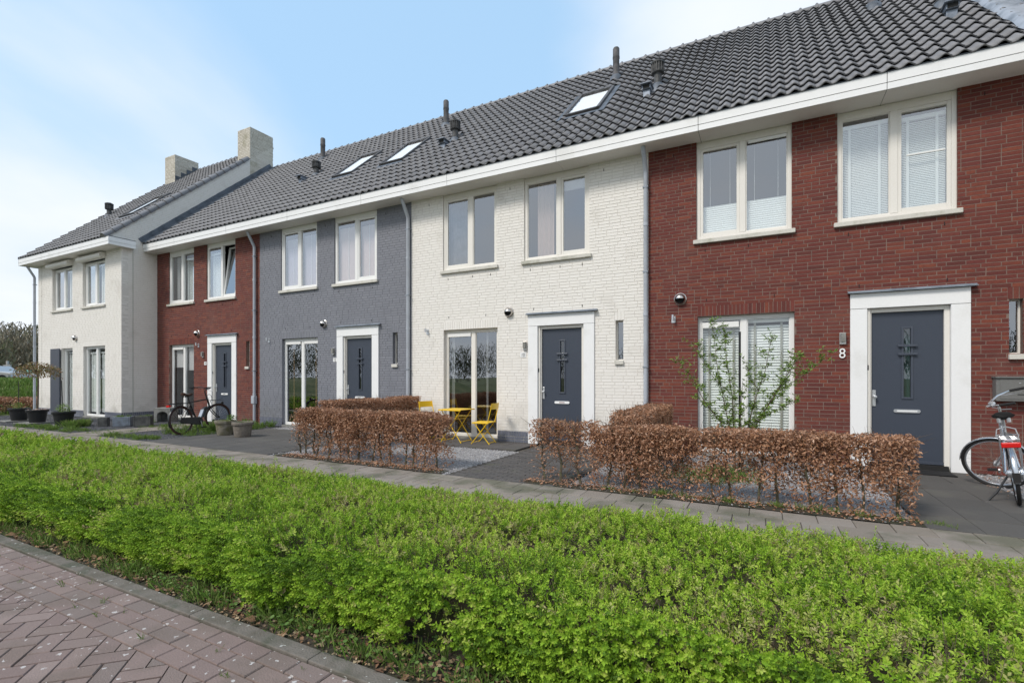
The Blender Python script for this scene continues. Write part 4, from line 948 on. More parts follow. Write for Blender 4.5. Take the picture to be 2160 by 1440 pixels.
bm2 = MB(); gx = [-150 + i*2.06 for i in range(61)]; gy = [-34 + j*2 for j in range(46)]
bm2.add([(x, y, bankz(x, y)) for x in gx for y in gy], [(i*46+j, (i+1)*46+j, (i+1)*46+j+1, i*46+j+1) for i in range(60) for j in range(45)]); tag(bm2.build('field', M['field'], None, smooth=True), kind='structure')
sp = []
for _ in range(1500):
    a = R(random.uniform(156, 172)); d = random.uniform(27.2, 44); x, y = CAMP.x+math.cos(a)*d, CAMP.y+math.sin(a)*d
    if x < -26.8: sp.append((x, y, bankz(x, y)-.02, .45, random.uniform(.5,1.5)))
tufts('rough_grass', sp, per=36, w=3.0)
# parked car, trailer and rail across the field
def far_pt(px, dist, z=0):
    C, S = math.cos(R(27.318)), math.sin(R(27.318)); r = (px-1080)/1028; return (dist*(C*r-S), dist*(S*r+C)+CAMP.y, z)
cx0 = far_pt(-6, 42, 1.0); car = thing('parked_car', 'silver car across the field at the left edge', 'car', cx0, R(27))
m = MB(); m.prism([(-2.1,-.85,.35),(-2.1,-.85,.85),(-1.9,-.85,.95),(-1.3,-.85,1.35),(.3,-.85,1.4),(1.0,-.85,.95),(2.0,-.85,.82),(2.15,-.85,.35)], (0,1.7,0)); m.build('body', M['carp'], car, bevel=.06)
m = MB(); m.prism([(-1.2,-.862,1.0),(-1.1,-.862,1.27),(.22,-.862,1.3),(.8,-.862,.98)], (0,.01,0)); m.build('window', M['darkg'], car)
for x in (-1.35, 1.35):
    wh = MB().lathe([(.001,-.1),(.2,-.1),(.31,-.09),(.32,0),(.31,.09)], (x,-.82,.32), 16, 'y').build('wheel', M['rubber'], car)
tp = far_pt(54, 44, 1.0); tr = thing('trailer', 'small trailer with teal cover across the field', 'trailer', tp, R(27))
m = MB(); m.prism([(-1.3,-.6,.7),(-1.3,-.6,1.15),(1.5,-.6,1.0),(1.5,-.6,.7)], (0,1.2,0)); m.build('tarpaulin', M['teal'], tr, bevel=.05); MB().box(-1.3,1.5,-.6,.6,.4,.7).build('bed', M['rail'], tr)
MB().lathe([(.001,-.08),(.28,-.08),(.3,0),(.28,.08)], (0,-.65,.3), 14, 'y').build('wheel', M['rubber'], tr)
MB().box(-1.75,-1.6,-.05,.1,.2,1.9).box(-2.0,-1.35,-.04,.08,1.45,1.55).build('post', M['rail'], tr)
p0, p1 = Vector(far_pt(-30, 41, .72)), Vector(far_pt(78, 41, .72)); fn = thing('low_rail_fence', 'low pale rail fence at the far side of the field', 'fence', tuple(p0), math.atan2(p1.y-p0.y, p1.x-p0.x)); LN = (p1-p0).length
for z in (.55, .95): MB().box(0, LN, -.03, .03, z, z+.09).build('rail', M['rail'], fn)
for i in range(int(LN/.9)): MB().box(i*.9, i*.9+.08, -.04, .04, 0, 1.05).build('post', M['rail'], fn)
# ------------------------------------------------------------------ beech hedges
LEAF_V = [(0,0,0),(.27,.42,.07),(.0,1,-.07),(-.27,.42,.07),(.0,.5,-.02)]
LEAF_F = [(0,1,2,4),(0,4,2,3)]
def hedge(name, label, runs, dens=1.0, m='beech', seed=1, stems=True, leaf=(.026,.052), sparse=(), hole=.45, twigs=1.0):
    """runs: (x0, y0, x1, y1, half width, height[, amount]); a stem every 25 cm, twigs, and clumps of dry leaves"""
    r = random.Random(seed); h = thing(name, label, 'hedge', (0,0,0)); P = []; tw = MB(); tws = []
    for run in runs:
        x0, y0, x1, y1, hw, H = run[:6]; am = run[6] if len(run) > 6 else 1
        Ln = math.hypot(x1-x0, y1-y0); ux, uy = (x1-x0)/Ln, (y1-y0)/Ln; ns = max(2, int(Ln/.24))
        for i in range(ns):
            t = (i+.5)/ns*Ln + r.uniform(-.06,.06); off = r.uniform(-.05,.05); bx, by = x0+ux*t-uy*off, y0+uy*t+ux*off
            pts = [(bx, by, -.02)]; px_, py_ = bx, by; n = 6
            for j in range(1, n+1):
                px_ += r.uniform(-.035,.035); py_ += r.uniform(-.035,.035); pts.append((px_, py_, H*.93*j/n))
            if stems: MB().tube(pts, [.016*r.uniform(.8,1.3)*(1-.7*j/n) for j in range(n+1)], 5).build('stem', M['bark'], h, smooth=True)
            for j in range(int(26*twigs)):
                zz = r.uniform(.10, .95)*H; k = min(n-1, int(zz/H/.93*n)) if zz < H*.93 else n-1; bp = Vector(pts[k]).lerp(Vector(pts[k+1]), r.random())
                a = r.uniform(0, 6.28); ln = r.uniform(.12,.30); e = bp + Vector((math.cos(a)*ln, math.sin(a)*ln, r.uniform(.02,.22)))
                o2 = (e.x-x0)*-uy + (e.y-y0)*ux
                if abs(o2) > hw: e -= Vector((-uy, ux, 0))*(o2 - math.copysign(hw, o2))
                e.z = min(e.z, H+.02); tw.tube([bp, bp.lerp(e, .5)+Vector((r.uniform(-.02,.02),r.uniform(-.02,.02),r.uniform(-.02,.02))), e], [.004,.003,.0012], 3, caps=False); tws.append((bp, e))
        # leaves
        n = int(Ln*2*hw*H*11500*dens*am*5.6); q = np.stack([rng.uniform(-.04, Ln+.04, n), rng.uniform(-hw, hw, n), rng.uniform(.03, H, n)], -1)
        keep = []
        for i in range(n):
            t, o_, z = q[i]; zz = z/H; nv = noise.noise(Vector((x0+ux*t, y0+uy*t, z))*6.0 + Vector((o_*5, seed, 0))) ; nb = noise.noise(Vector((t*2.2, z*2.2, seed*3.1)))
            edge = max(abs(o_)/hw, zz, 0); topb = H + .035*nb*2 + .02*nv
            if z > topb: continue
            base = 1.0 if zz > .55 else .20 + .80*max(0, (zz-.12)/.43)**1.3
            for (sa, sb, f_) in sparse:
                if run is runs[0] and sa < t < sb: base *= f_
            pr = base * (.35 + .65*(edge > .72)) * (1 if nv + nb*.8 > -.22 + hole*(1-zz)*.62 else (.18 if zz < .6 else .5))
            if r.random() < pr: keep.append(i)
        q = q[keep]; bul = 1 + .12*np.sin(q[:,0]*5.1+seed) + .08*np.sin(q[:,0]*11.3)
        P.append(np.stack([x0+ux*q[:,0]-uy*q[:,1]*bul, y0+uy*q[:,0]+ux*q[:,1]*bul, q[:,2]], -1))
        # stray twigs above the top
        for j in range(int(Ln*34)):
            t = r.uniform(0, Ln); o_ = r.uniform(-hw,hw)*.9; b = Vector((x0+ux*t-uy*o_, y0+uy*t+ux*o_, H-.06)); e = b + Vector((r.uniform(-.05,.05), r.uniform(-.05,.05), r.uniform(.07,.15))); tw.tube([b, e], [.0025,.001], 3, caps=False)
    tw.build('twigs', M['twig'], h)['kind'] = 'stuff'
    P = np.concatenate(P); k = len(P); s = rng.uniform(leaf[0], leaf[1], k)
    scatter('foliage', M[m], LEAF_V, LEAF_F, P, h, mats3=rotmats(rng.uniform(0,6.28,k), rng.uniform(-1.4,1.4,k), rng.uniform(-2.3,.9,k)), scl=np.stack([s*rng.uniform(.6,1.05,k), s, s*rng.uniform(1.0,2.4,k)], -1))
    return h
hedge('beech_hedge', 'brown leafed beech hedge turning the corner between house 12 and the yellow table', [(-7.45,-3.22,-4.32,-3.25,.21,.86), (-7.22,-3.0,-7.28,-.35,.20,.98)], seed=2)
hedge('beech_hedge', 'long brown beech hedge in front of house 8, running back towards the downpipe', [(-1.95,-3.24,1.30,-3.28,.20,.82), (-1.62,-3.1,-1.62,-.5,.22,.95)], seed=5)
hedge('beech_hedge', 'short thin see-through beech hedge with bare gaps in front of the door of house 10', [(-2.83,-3.20,-2.0,-3.24,.15,.83,.55)], seed=9, twigs=1.8)
hedge('beech_hedge', 'loose bare twiggy beech at the driveway edge, left of the larger hedge', [(-7.75,-3.15,-7.5,-3.2,.18,.75,.16)], seed=12, twigs=2.5)
hedge('beech_hedge', 'low distant beech hedge beyond the left end of the white house', [(-31,-3.3,-25.75,-.62,.25,.62,.5)], seed=14, dens=.35, leaf=(.06,.1), twigs=.5)
# ------------------------------------------------------------------ green ground-cover bed
def bedF(x): return -7.50 + .09*noise.noise(Vector((x*1.3, 2, 4))) + .07*noise.noise(Vector((x*4, 2, 9)))
def bedH(x, y):
    v = Vector((x, y, 0)); n1 = noise.noise(v*1.1 + Vector((3,1,0))); n2 = noise.noise(v*3.1 + Vector((1,7,0))); n3 = noise.noise(v*7.5)
    top = .37 + .09*n1 + .095*n2 + .055*n3 + .04*max(0, (x+1)/4)
    yb = -5.02 + .10*noise.noise(Vector((x*1.7, 5, 0))) + .05*noise.noise(Vector((x*6, 9, 0))); yf = bedF(x)
    db = (yb - y)/1.05; df = (y - yf)/.34
    if db <= 0 or df <= 0: return -1
    return top * min(1, .28 + .72*math.sin(min(1, db)*math.pi/2)) * min(1, .42 + .58*math.sin(min(1, df)*math.pi/2)**.8)
sheet('planting_bed', -40, 12, -7.655, -4.86, -.004, M['bed'])
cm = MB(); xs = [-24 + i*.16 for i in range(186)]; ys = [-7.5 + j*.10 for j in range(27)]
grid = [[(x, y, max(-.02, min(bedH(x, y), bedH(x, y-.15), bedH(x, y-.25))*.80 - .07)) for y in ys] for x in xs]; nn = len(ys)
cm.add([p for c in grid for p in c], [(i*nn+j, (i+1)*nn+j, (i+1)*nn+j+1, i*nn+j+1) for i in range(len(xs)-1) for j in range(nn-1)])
P = []; YW = []; PI_ = []; RO = []; SC = []; TI = []; SS = []
def shoot(x, y, z, nx, ny, nz, s, t):
    P.append((x, y, z)); d = Vector((nx, ny, nz)).normalized(); YW.append(d); SC.append(s); TI.append(t)
nx_tot = 0
for (xa, xb, dn, sc) in ((-4.6, 3.6, 1800, .90), (-8.5, -4.6, 1000, 1.15), (-13, -8.5, 480, 1.55), (-20, -13, 210, 2.3)):
    n = int((xb-xa)*2.6*dn)
    for i in range(n):
        x = random.uniform(xa, xb); y = random.uniform(-7.55, -4.9); h = bedH(x, y)
        if h < 0: continue
        e = .03; hx = (bedH(x+e, y)-h)/e; hy = (bedH(x, y+e)-h)/e; hx = max(-2, min(2, hx)); hy = max(-2, min(3, hy))
        depth = random.random()**1.8 * .15
        g = noise.noise(Vector((x*.9, y*.9, 2))); g2 = noise.noise(Vector((x*3.3, y*3.3, 8)))
        if noise.noise(Vector((x*2.4, y*2.4, 31))) > .38 and random.random() < .6: continue      # worn open patches
        t = .43 + .28*g + .30*g2 + random.gauss(0, .17)
        shoot(x, y, h - depth - .03, -hx + random.gauss(0,.8), -hy*.8 + random.gauss(0,.8), 1.0, sc*random.uniform(.65,1.3), t)
    n = int((xb-xa)*1.1*dn*.8)                                           # leafy front face, its shade put into darker leaf tints
    for i in range(n):
        x = random.uniform(xa, xb); yf = bedF(x); z = random.uniform(.015, .38)
        if noise.noise(Vector((x*2.6, z*4, 12))) > .27 - (z < .10)*.16: continue
        bulge = .10*math.sin(min(1, z/.34)*math.pi); g2 = noise.noise(Vector((x*3.3, z*5, 8)))
        shoot(x, yf + .10 - bulge + random.uniform(-.03,.10), z, random.gauss(0,.5), -1.1 + random.gauss(0,.3), .55, sc*random.uniform(.7,1.25), .25 + .30*g2 + random.gauss(0,.14))
# one shoot: pairs of small leaves up a stem
sv = []; sf = []
for i in range(6):
    for s_ in (0, 1):
        a = i*1.15 + s_*math.pi + .2; z0 = .010 + i*.0085; l_ = .0165*(1 - .06*i)*random.uniform(.85,1.15); w_ = .0048; c_, q_ = math.cos(a), math.sin(a); k = len(sv); up = .008 + .0012*i
        sv += [(c_*.001, q_*.001, z0), (c_*l_*.5 - q_*w_, q_*l_*.5 + c_*w_, z0+up*.7), (c_*l_, q_*l_, z0+up), (c_*l_*.5 + q_*w_, q_*l_*.5 - c_*w_, z0+up*.7)]
        sf.append((k, k+1, k+2, k+3))
D = np.array([list(d) for d in YW]); k = len(D); ref = np.tile(np.array([[0.,0.,1.]]), (k,1)); ang = rng.uniform(0, 6.28, k)
rv = rng.normal(size=(k,3)); X_ = np.cross(rv, D); X_ /= np.linalg.norm(X_, axis=1)[:,None]; Y_ = np.cross(D, X_); RM = np.stack([X_, Y_, D], -1)
TI = np.clip(np.array(TI), 0.02, .97)
gc = scatter('ground_cover', M['bush'], sv, sf, np.array(P), mats3=RM, scl=np.array(SC)*1.12, tint=TI, tj=.07)
print('bed tris', len(P)*24)
lv = []; lf = []                       # longer, sparser shoots standing proud of the bed
for i in range(9):
    a = i*2.4; z0 = .02 + i*.012; l_ = .015*random.uniform(.8,1.2); w_ = .0045; c_, q_ = math.cos(a), math.sin(a); k2 = len(lv)
    lv += [(0, 0, z0), (c_*l_*.5 - q_*w_, q_*l_*.5 + c_*w_, z0+.008), (c_*l_, q_*l_, z0+.011), (c_*l_*.5 + q_*w_, q_*l_*.5 - c_*w_, z0+.008)]; lf.append((k2, k2+1, k2+2, k2+3))
k2 = len(lv); lv += [(-.0012,0,-.03),(.0012,0,-.03),(.0008,0,.13),(-.0008,0,.13), (0,-.0012,-.03),(0,.0012,-.03),(0,.0008,.13),(0,-.0008,.13)]; lf += [(k2,k2+1,k2+2,k2+3),(k2+4,k2+5,k2+6,k2+7)]
sel = rng.random(k) < .075
lo = scatter('long_shoots', M['bush'], lv, lf, np.array(P)[sel] + np.array([0,0,.01]), gc, mats3=RM[sel], scl=np.array(SC)[sel]*1.05, tint=np.clip(TI[sel]+.08, .02, .97), tj=.08)

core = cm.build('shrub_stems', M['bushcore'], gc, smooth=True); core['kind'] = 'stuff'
tm = MB()
for i in range(3800):
    x = random.uniform(-8, 3.4); yf = -7.25; y = yf + random.uniform(0, .25) if random.random() < .5 else random.uniform(-7.2, -5.1); h = max(.1, bedH(x, y)); b = Vector((x, y, 0 if y < -6.9 else h*.6)); e = Vector((x+random.uniform(-.16,.16), y+random.uniform(-.16,.12), h*random.uniform(.7,1.12)))
    tm.tube([b, b.lerp(e,.5)+Vector((0,0,.02)), e], [.0028,.002,.001], 3, caps=False)
tm.build('bare_twigs', M['twig'], gc)['kind'] = 'stuff'
# leaf litter, grass and round-leaved weeds on the verge strip
n = 5200; x = rng.uniform(-9, 1.8, n); y = -7.66 + np.abs(rng.normal(0, .17, n)); P_ = np.stack([x, y, rng.uniform(.004,.02,n)], -1)
s = rng.uniform(.012, .032, n)*np.where(rng.random(n) < .05, 2.4, 1)
scatter('leaf_litter', M['litter'], LEAF_V, LEAF_F, P_, mats3=rotmats(rng.uniform(0,6.28,n), rng.uniform(-.4,.4,n), rng.uniform(-.5,.5,n)), scl=np.stack([s*1.5,s,s*1.6],-1))
sp = [(random.uniform(-10,2), -7.64+abs(random.gauss(0,.13)), 0, .05, random.uniform(.3,.8)) for _ in range(620)]
tufts('verge_grass', sp, per=30, hs=(.25,.9), w=.45)
disc = [(math.cos(a)*.5, math.sin(a)*.5, .05) for a in [i*math.pi/4 for i in range(8)]]
n = 900; x = rng.uniform(-4.2, 1.5, n); y = -7.62 + np.abs(rng.normal(0,.15,n)); s = rng.uniform(.010,.026,n)
scatter('round_leaf_weeds', M['herb'], disc, [tuple(range(8))], np.stack([x,y,rng.uniform(.02,.06,n)],-1), mats3=rotmats(rng.uniform(0,6.28,n), rng.uniform(-.5,.5,n), rng.uniform(-.5,.5,n)), scl=s)
sp = [(random.uniform(-6.5,-1), random.choice([-7.80, -7.905, -8.01]) + random.gauss(0,.006), 0, .012, random.uniform(.12,.28)) for _ in range(26)]
tufts('joint_moss', sp, per=40, hs=(.4,1.2), w=.4)
# yard greenery: grass patches by the dark gravel and in yard 8
sp = []
for (xa, xb, ya, yb, n, s0, s1) in ((-19.2,-15.8,-3.62,-3.15,60,.25,.75), (-14.3,-12.3,-3.6,-3.2,40,.3,.7), (-15.7,-14.2,-2.2,-.6,45,.2,.6), (-14.3,-12.2,-1.7,-.2,70,.4,1.25), (-13.6,-12.1,-2.6,-1.7,30,.3,.9), (-18.3,-16.9,-1.4,-.2,30,.2,.7), (-17.8,-17.3,-2.9,-2.5,14,.8,1.3), (-15.6,-14.3,-3.5,-2.3,24,.15,.35)):
    sp += [(random.uniform(xa,xb), random.uniform(ya,yb), 0, .10, random.uniform(s0,s1)) for _ in range(n)]
tufts('yard_grass', sp, per=60, hs=(.5,1.2), w=.8)
sp = [(-.75+random.gauss(0,.35), -1.9+random.gauss(0,.35), 0, .12, random.uniform(.4,.8)) for _ in range(60)] + [(random.uniform(-1.8,1.2), -3.42+random.gauss(0,.04), 0, .05, random.uniform(.2,.45)) for _ in range(50)] + [(1.42+random.gauss(0,.1), -3.45+random.gauss(0,.06), 0, .05, .25) for _ in range(10)]
tufts('yard_grass', sp, per=55, hs=(.4,1.2), w=.8)
n = 1300; hx = np.concatenate([rng.uniform(-2.9,1.35,n), rng.uniform(-7.7,-4.3,n), rng.uniform(2.5,3.4,160)]); hy = np.concatenate([rng.normal(-3.42,.09,n), rng.normal(-3.42,.09,n), rng.uniform(-2.3,-.2,160)]); n = len(hx); s = rng.uniform(.02,.05,n)
hy = np.clip(hy, -3.62, -.1)
scatter('fallen_beech_leaves', M['beech'], LEAF_V, LEAF_F, np.stack([hx,hy,rng.uniform(.005,.03,n)],-1), mats3=rotmats(rng.uniform(0,6.28,n), rng.uniform(-.5,.5,n), rng.uniform(-.5,.5,n)), scl=s)
for a, b, c, d in ((-2.9,1.36,-3.60,-3.34), (-7.9,-4.2,-3.60,-3.34)): sheet('hedge_soil', a, b, c, d, .0045, M['bed'])
# ------------------------------------------------------------------ pots
def leafball(parent, name, m, c, r, n, s=(.02,.04), fl=.8, drop=0):
    u = rng.normal(size=(n,3)); u /= np.linalg.norm(u,axis=1)[:,None]; q = rng.random(n)**.5
    P = np.array(c)[None] + u*q[:,None]*np.array([r, r, r*fl])[None]; ss = rng.uniform(*s, n)
    o = scatter(name, M[m], LEAF_V, LEAF_F, P, parent, kind=None, mats3=rotmats(rng.uniform(0,6.28,n), rng.uniform(-.7,.7,n), rng.uniform(-1.0-drop,.5,n)), scl=ss); return o
def tub(x, y, label, plant, lean=0):
    t = thing('plant_pot', label, 'plant pot', (x, y, .03), 0, 'black plastic tubs in front of the white end house')
    MB().lathe([(.001,0),(.185,0),(.19,.01),(.235,.31),(.262,.315),(.270,.325),(.272,.385),(.262,.392),(.248,.385),(.24,.33)], (0,0,0), 28).build('tub', M['tubp'], t, smooth=True)
    MB().lathe([(.001,.335),(.242,.335)], (0,0,0), 20).build('soil', M['bed'] if plant != 2 else M['pinkst'], t)
    sl_ = MB().box(-.35,.35,-.35,.35,-.028,-.002).build('paving_slab', M['concl']); sl_.location = (x-.1, y-.02, .03); sl_.rotation_euler = (0,0,random.uniform(-.2,.2))
    tag(sl_, 'pale square slab under the ' + {1: 'leftmost', 2: 'middle', 3: 'rightmost'}[plant] + ' black plant tub', 'paving slab')
    return t
t1 = tub(-21.31, -2.77, 'leftmost black plastic tub with a tall thin stake and small plant', 1)
MB().tube([(-.02,0,.33),(-.06,0,1.25)], .012, 6).build('stake', M['bikeblk'], t1); leafball(t1, 'plant', 'willow', (.10,-.05,.47), .15, 160, (.03,.06))
t2 = tub(-19.89, -2.80, 'middle black plastic tub holding a small umbrella shaped tree', 2)
tm = MB(); tm.tube([(0,0,.30),(.02,.01,.8),(.0,.02,1.3),(.02,0,1.52)], [.026,.022,.020,.018], 8)
for i in range(13):
    a = i*6.28/13; l_ = random.uniform(.25,.48); tm.tube([(.01,0,1.45), (math.cos(a)*l_*.5, math.sin(a)*l_*.5, 1.68), (math.cos(a)*l_, math.sin(a)*l_, 1.68+random.uniform(-.2,.12))], [.012,.008,.004], 5)
tm.build('trunk', M['twig'], t2, smooth=True)
n = 900; a = rng.uniform(0,6.28,n); q = .56*np.sqrt(rng.random(n)); zt = 1.74 - .22*(q/.56)**2 + rng.uniform(-.18,.14,n); ss = rng.uniform(.05,.095,n)
scatter('crown', M['flower'], LEAF_V, LEAF_F, np.stack([np.cos(a)*q, np.sin(a)*q, zt],-1), t2, kind=None, mats3=rotmats(rng.uniform(0,6.28,n), rng.uniform(-.7,.7,n), rng.uniform(-1.5,.2,n)), scl=ss)
n = 60; scatter('pink_stones', M['pinkst'], OCT_V, OCT_F, np.stack([rng.uniform(-.2,.2,n), rng.uniform(-.2,.2,n), rng.uniform(.34,.40,n)],-1), t2, scl=rng.uniform(.02,.04,(n,3)))
t3 = tub(-18.07, -2.83, 'rightmost black plastic tub with a leaning stake and bright green plant', 3)
MB().tube([(-.05,0,.33),(-.13,0,1.28)], .012, 6).build('stake', M['bikeblk'], t3); leafball(t3, 'plant', 'willow', (.03,-.02,.47), .20, 240, (.03,.06))
def stonepot(x, y, label, m, plant):
    t = thing('stone_pot', label, 'plant pot', (x, y, .005), random.uniform(0,3), 'stone pots on the driveway corner')
    prof = [(.001,0),(.165,0),(.175,.02),(.205,.27),(.222,.275),(.232,.29),(.232,.345),(.222,.352),(.205,.345),(.195,.29)]
    mb = MB(); mb.lathe(prof, (0,0,0), 30)
    mb.v = [(a*(1+.012*noise.noise(Vector((a*9,b*9,c*9)))), b*(1+.012*noise.noise(Vector((a*9,b*9,c*9+4)))), c) for a, b, c in mb.v]
    mb.build('pot', M[m], t, smooth=True); MB().lathe([(.001,.30),(.20,.30)], (0,0,0), 18).build('soil', M['bed'], t)
    g = tufts('withered_plant', [(0,0,.30,.17,.5)]*4, per=50, hs=(.4,1.0), parent=t, w=.5); g['kind'] = 'stuff'
    if plant: leafball(t, 'plant', 'herb', (.15,.05,.42), .11, 50, (.04,.10))
stonepot(-11.72, -2.05, 'mossy cylindrical stone pot, left one beside the black bicycle', 'potstone', True)
stonepot(-10.97, -2.10, 'weathered grey stone pot, right one of the pair on the driveway', 'potstone2', False)
# concrete troughs and block by the white side wall
def at_px_box(name, label, cat, x, y, rz, dims, m, grassy=True, inner=True):
    t = thing(name, label, cat, (x, y, 0), rz); a, b, h = dims; mb = MB()
    ringb = MB(); th = .035; ringb.box(-a/2,-a/2+th,-b/2,b/2,0,h); ringb.box(a/2-th,a/2,-b/2,b/2,0,h); ringb.box(-a/2+th,a/2-th,-b/2,-b/2+th,0,h); ringb.box(-a/2+th,a/2-th,b/2-th,b/2,0,h)
    ringb.build('trough_wall', M[m], t, bevel=.008); MB().box(-a/2+th,a/2-th,-b/2+th,b/2-th,0,h*.85).build('soil', M['bed'], t)
    if grassy:
        tufts('weeds', [(random.uniform(-a/2,a/2)*.8, random.uniform(-b/2,b/2)*.8, h*.85, .06, random.uniform(.3,.7)) for _ in range(14)], per=45, hs=(.4,1), parent=t, w=.6)
    return t
rzb = R(50)
at_px_box('planter_trough', 'grey concrete planter, leftmost of the three by the white wall corner', 'planter', -16.98, -2.32, rzb, (.22,.25,.25), 'concrete', False)
at_px_box('planter_trough', 'blue grey galvanised metal planter with weeds between two concrete ones', 'planter', -16.55, -2.02, rzb, (.42,.36,.27), 'galv')
at_px_box('planter_trough', 'dark rough concrete planter with green weeds, rightmost of the three', 'planter', -15.93, -1.80, rzb, (.40,.36,.30), 'concrete')
cb = thing('concrete_block', 'hollow concrete block with an arched opening beside the red house', 'block', (-17.05,-.62,0), R(38))
mb = MB(); a = .24; ar = [(-.15,0),(-.15,.22)] + [(-.15+.15*(1-math.cos(t)), .22+.10*math.sin(t)) for t in [math.pi*i/8 for i in range(1,8)]] + [(.15,.22),(.15,0)]
out_ = [(-a,0),(-a,.44),(a,.44),(a,0)]; ring = out_ + ar[::-1]; mb.prism([(p,-.25,q) for p,q in ring], (0,.5,0)); mb.build('block', M['concl'], cb, bevel=.01); MB().box(-.16,.16,.0,.20,0,.34).build('inner_back', M['concrete'], cb)
st = [(-27.3,-2.2,.22),(-26.6,-1.8,.17),(-25.9,-1.5,.16)]
for i, (x, y, r_s) in enumerate(st):
    v = [(p[0]*r_s*random.uniform(.8,1.2), p[1]*r_s*random.uniform(.8,1.2), p[2]*r_s*1.2+.05) for p in OCT_V]; o = MB(); o.add(v, OCT_F); s_ = o.build('boulder', M['concl'], None, bevel=.02); s_.location = (x, y, 0)
    tag(s_, ('leftmost and largest', 'middle', 'rightmost')[i] + ' pale boulder at the foot of the low distant beech hedge', 'boulder', 'boulders under the far hedge')
# doormat
mt = MB().box(1.75,2.42,-.50,-.12,.008,.020).build('doormat', M['rubmat'], None, bevel=.004); tag(mt, 'black rubber doormat in front of door 8', 'doormat')
# ------------------------------------------------------------------ yellow bistro set
def chair(x, y, rz, label):
    t = thing('folding_chair', label, 'chair', (x, y, .006), rz, 'yellow folding chairs')       # faces +x locally
    m = MB(); m.box(-.19,.19,-.20,.20,.445,.457); m.box(-.19,.19,-.205,-.19,.43,.457); m.box(-.19,.19,.19,.205,.43,.457); m.build('seat', M['yellow'], t, bevel=.005)
    m = MB(); n = 8; pts = []
    for i in range(n+1):
        u = -1 + 2*i/n; pts.append((-.245 - .03*(1-u*u), .20*u))
    m.add([(a, b, .73) for a, b in pts] + [(a-.015, b, .86) for a, b in pts] + [(a-.004, b, .73) for a, b in pts] + [(a-.019, b, .86) for a, b in pts], [(i, i+1, i+n+2, i+n+1) for i in range(n)] + [(i+2*(n+1)+1, i+2*(n+1), i+3*(n+1), i+3*(n+1)+1) for i in range(n)] + [(i+n+1, i+n+2, i+3*n+4, i+3*n+3) for i in range(n)])
    m.build('backrest', M['yellow'], t, smooth=True)
    for s_ in (-1, 1):
        MB().tube([(-.262,s_*.185,.855),(-.235,s_*.19,.72),(-.17,s_*.192,.46),(.02,s_*.192,.22),(.21,s_*.192,.0)], .0095, 8).build('leg', M['yellow'], t, smooth=True)
        MB().tube([(.15,s_*.175,.445),(-.02,s_*.175,.22),(-.20,s_*.175,.0)], .0095, 8).build('leg', M['yellow'], t, smooth=True)
    for p, q, ww in ((.19,.025,.192), (-.18,.025,.175), (-.02,.22,.175)): MB().tube([(p,-ww,q),(p,ww,q)], .007, 6).build('stretcher', M['yellow'], t)
    return t
chair(-5.30, -.47, R(186), 'yellow folding chair right of the table, facing it')
chair(-6.62, -.50, R(-14), 'yellow folding chair left of the table, half hidden by the hedge')
t = thing('bistro_table', 'square yellow folding table between two yellow chairs', 'table', (-5.98,-.50,.006), R(0))
m = MB(); m.box(-.29,.29,-.29,.29,.70,.712); ringframe(MB(), 0,1,0,1,.1,0,.1); m.box(-.29,.29,-.292,-.28,.685,.70); m.box(-.29,.29,.28,.292,.685,.70); m.build('tabletop', M['yellow'], t, bevel=.004)
for s_ in (-1, 1):
    for q in (-1, 1): MB().tube([(q*.24, s_*.22, .69), (0, s_*.22, .36), (-q*.26, s_*.22, .0)], .0095, 8).build('leg', M['yellow'], t, smooth=True)
for p, q in ((.25,.03),(-.25,.03),(.1,.50),(-.1,.50)): MB().tube([(p,-.22,q),(p,.22,q)], .007, 6).build('stretcher', M['yellow'], t)
# ------------------------------------------------------------------ young shrub in front of window 8 and its pole
ps = thing('young_shrub', 'airy young green shrub with thin stems in front of the window of house 8', 'shrub', (-.36,-1.62,0))
stems = [[(0,0,0),(-.06,.0,.55),(-.14,0,.95),(-.25,0,1.55),(-.32,.02,2.25)], [(0,0,0),(-.03,.03,.6),(-.05,.05,1.1),(-.13,.05,1.7),(-.17,.05,2.2)], [(0,0,0),(-.2,-.05,.75),(-.42,-.1,1.05),(-.62,-.1,1.45),(-.80,-.1,1.62)],
         [(.05,0,0),(.14,0,.6),(.24,0,1.05),(.38,.03,1.5),(.46,.04,1.98)], [(.05,.02,0),(.25,.04,.7),(.52,.02,1.2),(.75,0,1.62),(.86,0,1.74)], [(.05,0,0),(.2,.1,.6),(.42,.1,1.0),(.62,.1,1.35),(.72,.1,1.75)],
         [(.02,0,0),(.05,-.05,.55),(.07,-.08,.9),(.09,-.05,1.35)], [(.1,0,.7),(.35,-.05,.85),(.65,-.08,1.02),(.82,-.05,1.12)], [(0,0,.4),(-.2,0,.75),(-.42,.02,1.0),(-.52,0,1.1)], [(.5,0,1.18),(.8,.02,1.4),(1.05,.03,1.62),(1.16,.02,1.74)], [(-.1,0,1.2),(-.3,-.05,1.4),(-.5,-.08,1.75),(-.62,-.08,1.95)], [(.3,0,1.2),(.2,-.04,1.4),(.12,-.04,1.66)]]
LP = []
for st_ in stems:
    r0 = .010 if st_[0][2] < .1 else .005
    MB().tube(st_, [r0*(1-.75*i/(len(st_)-1)) for i in range(len(st_))], 5).build('stem', M['twig'], ps, smooth=True)
tw = MB()
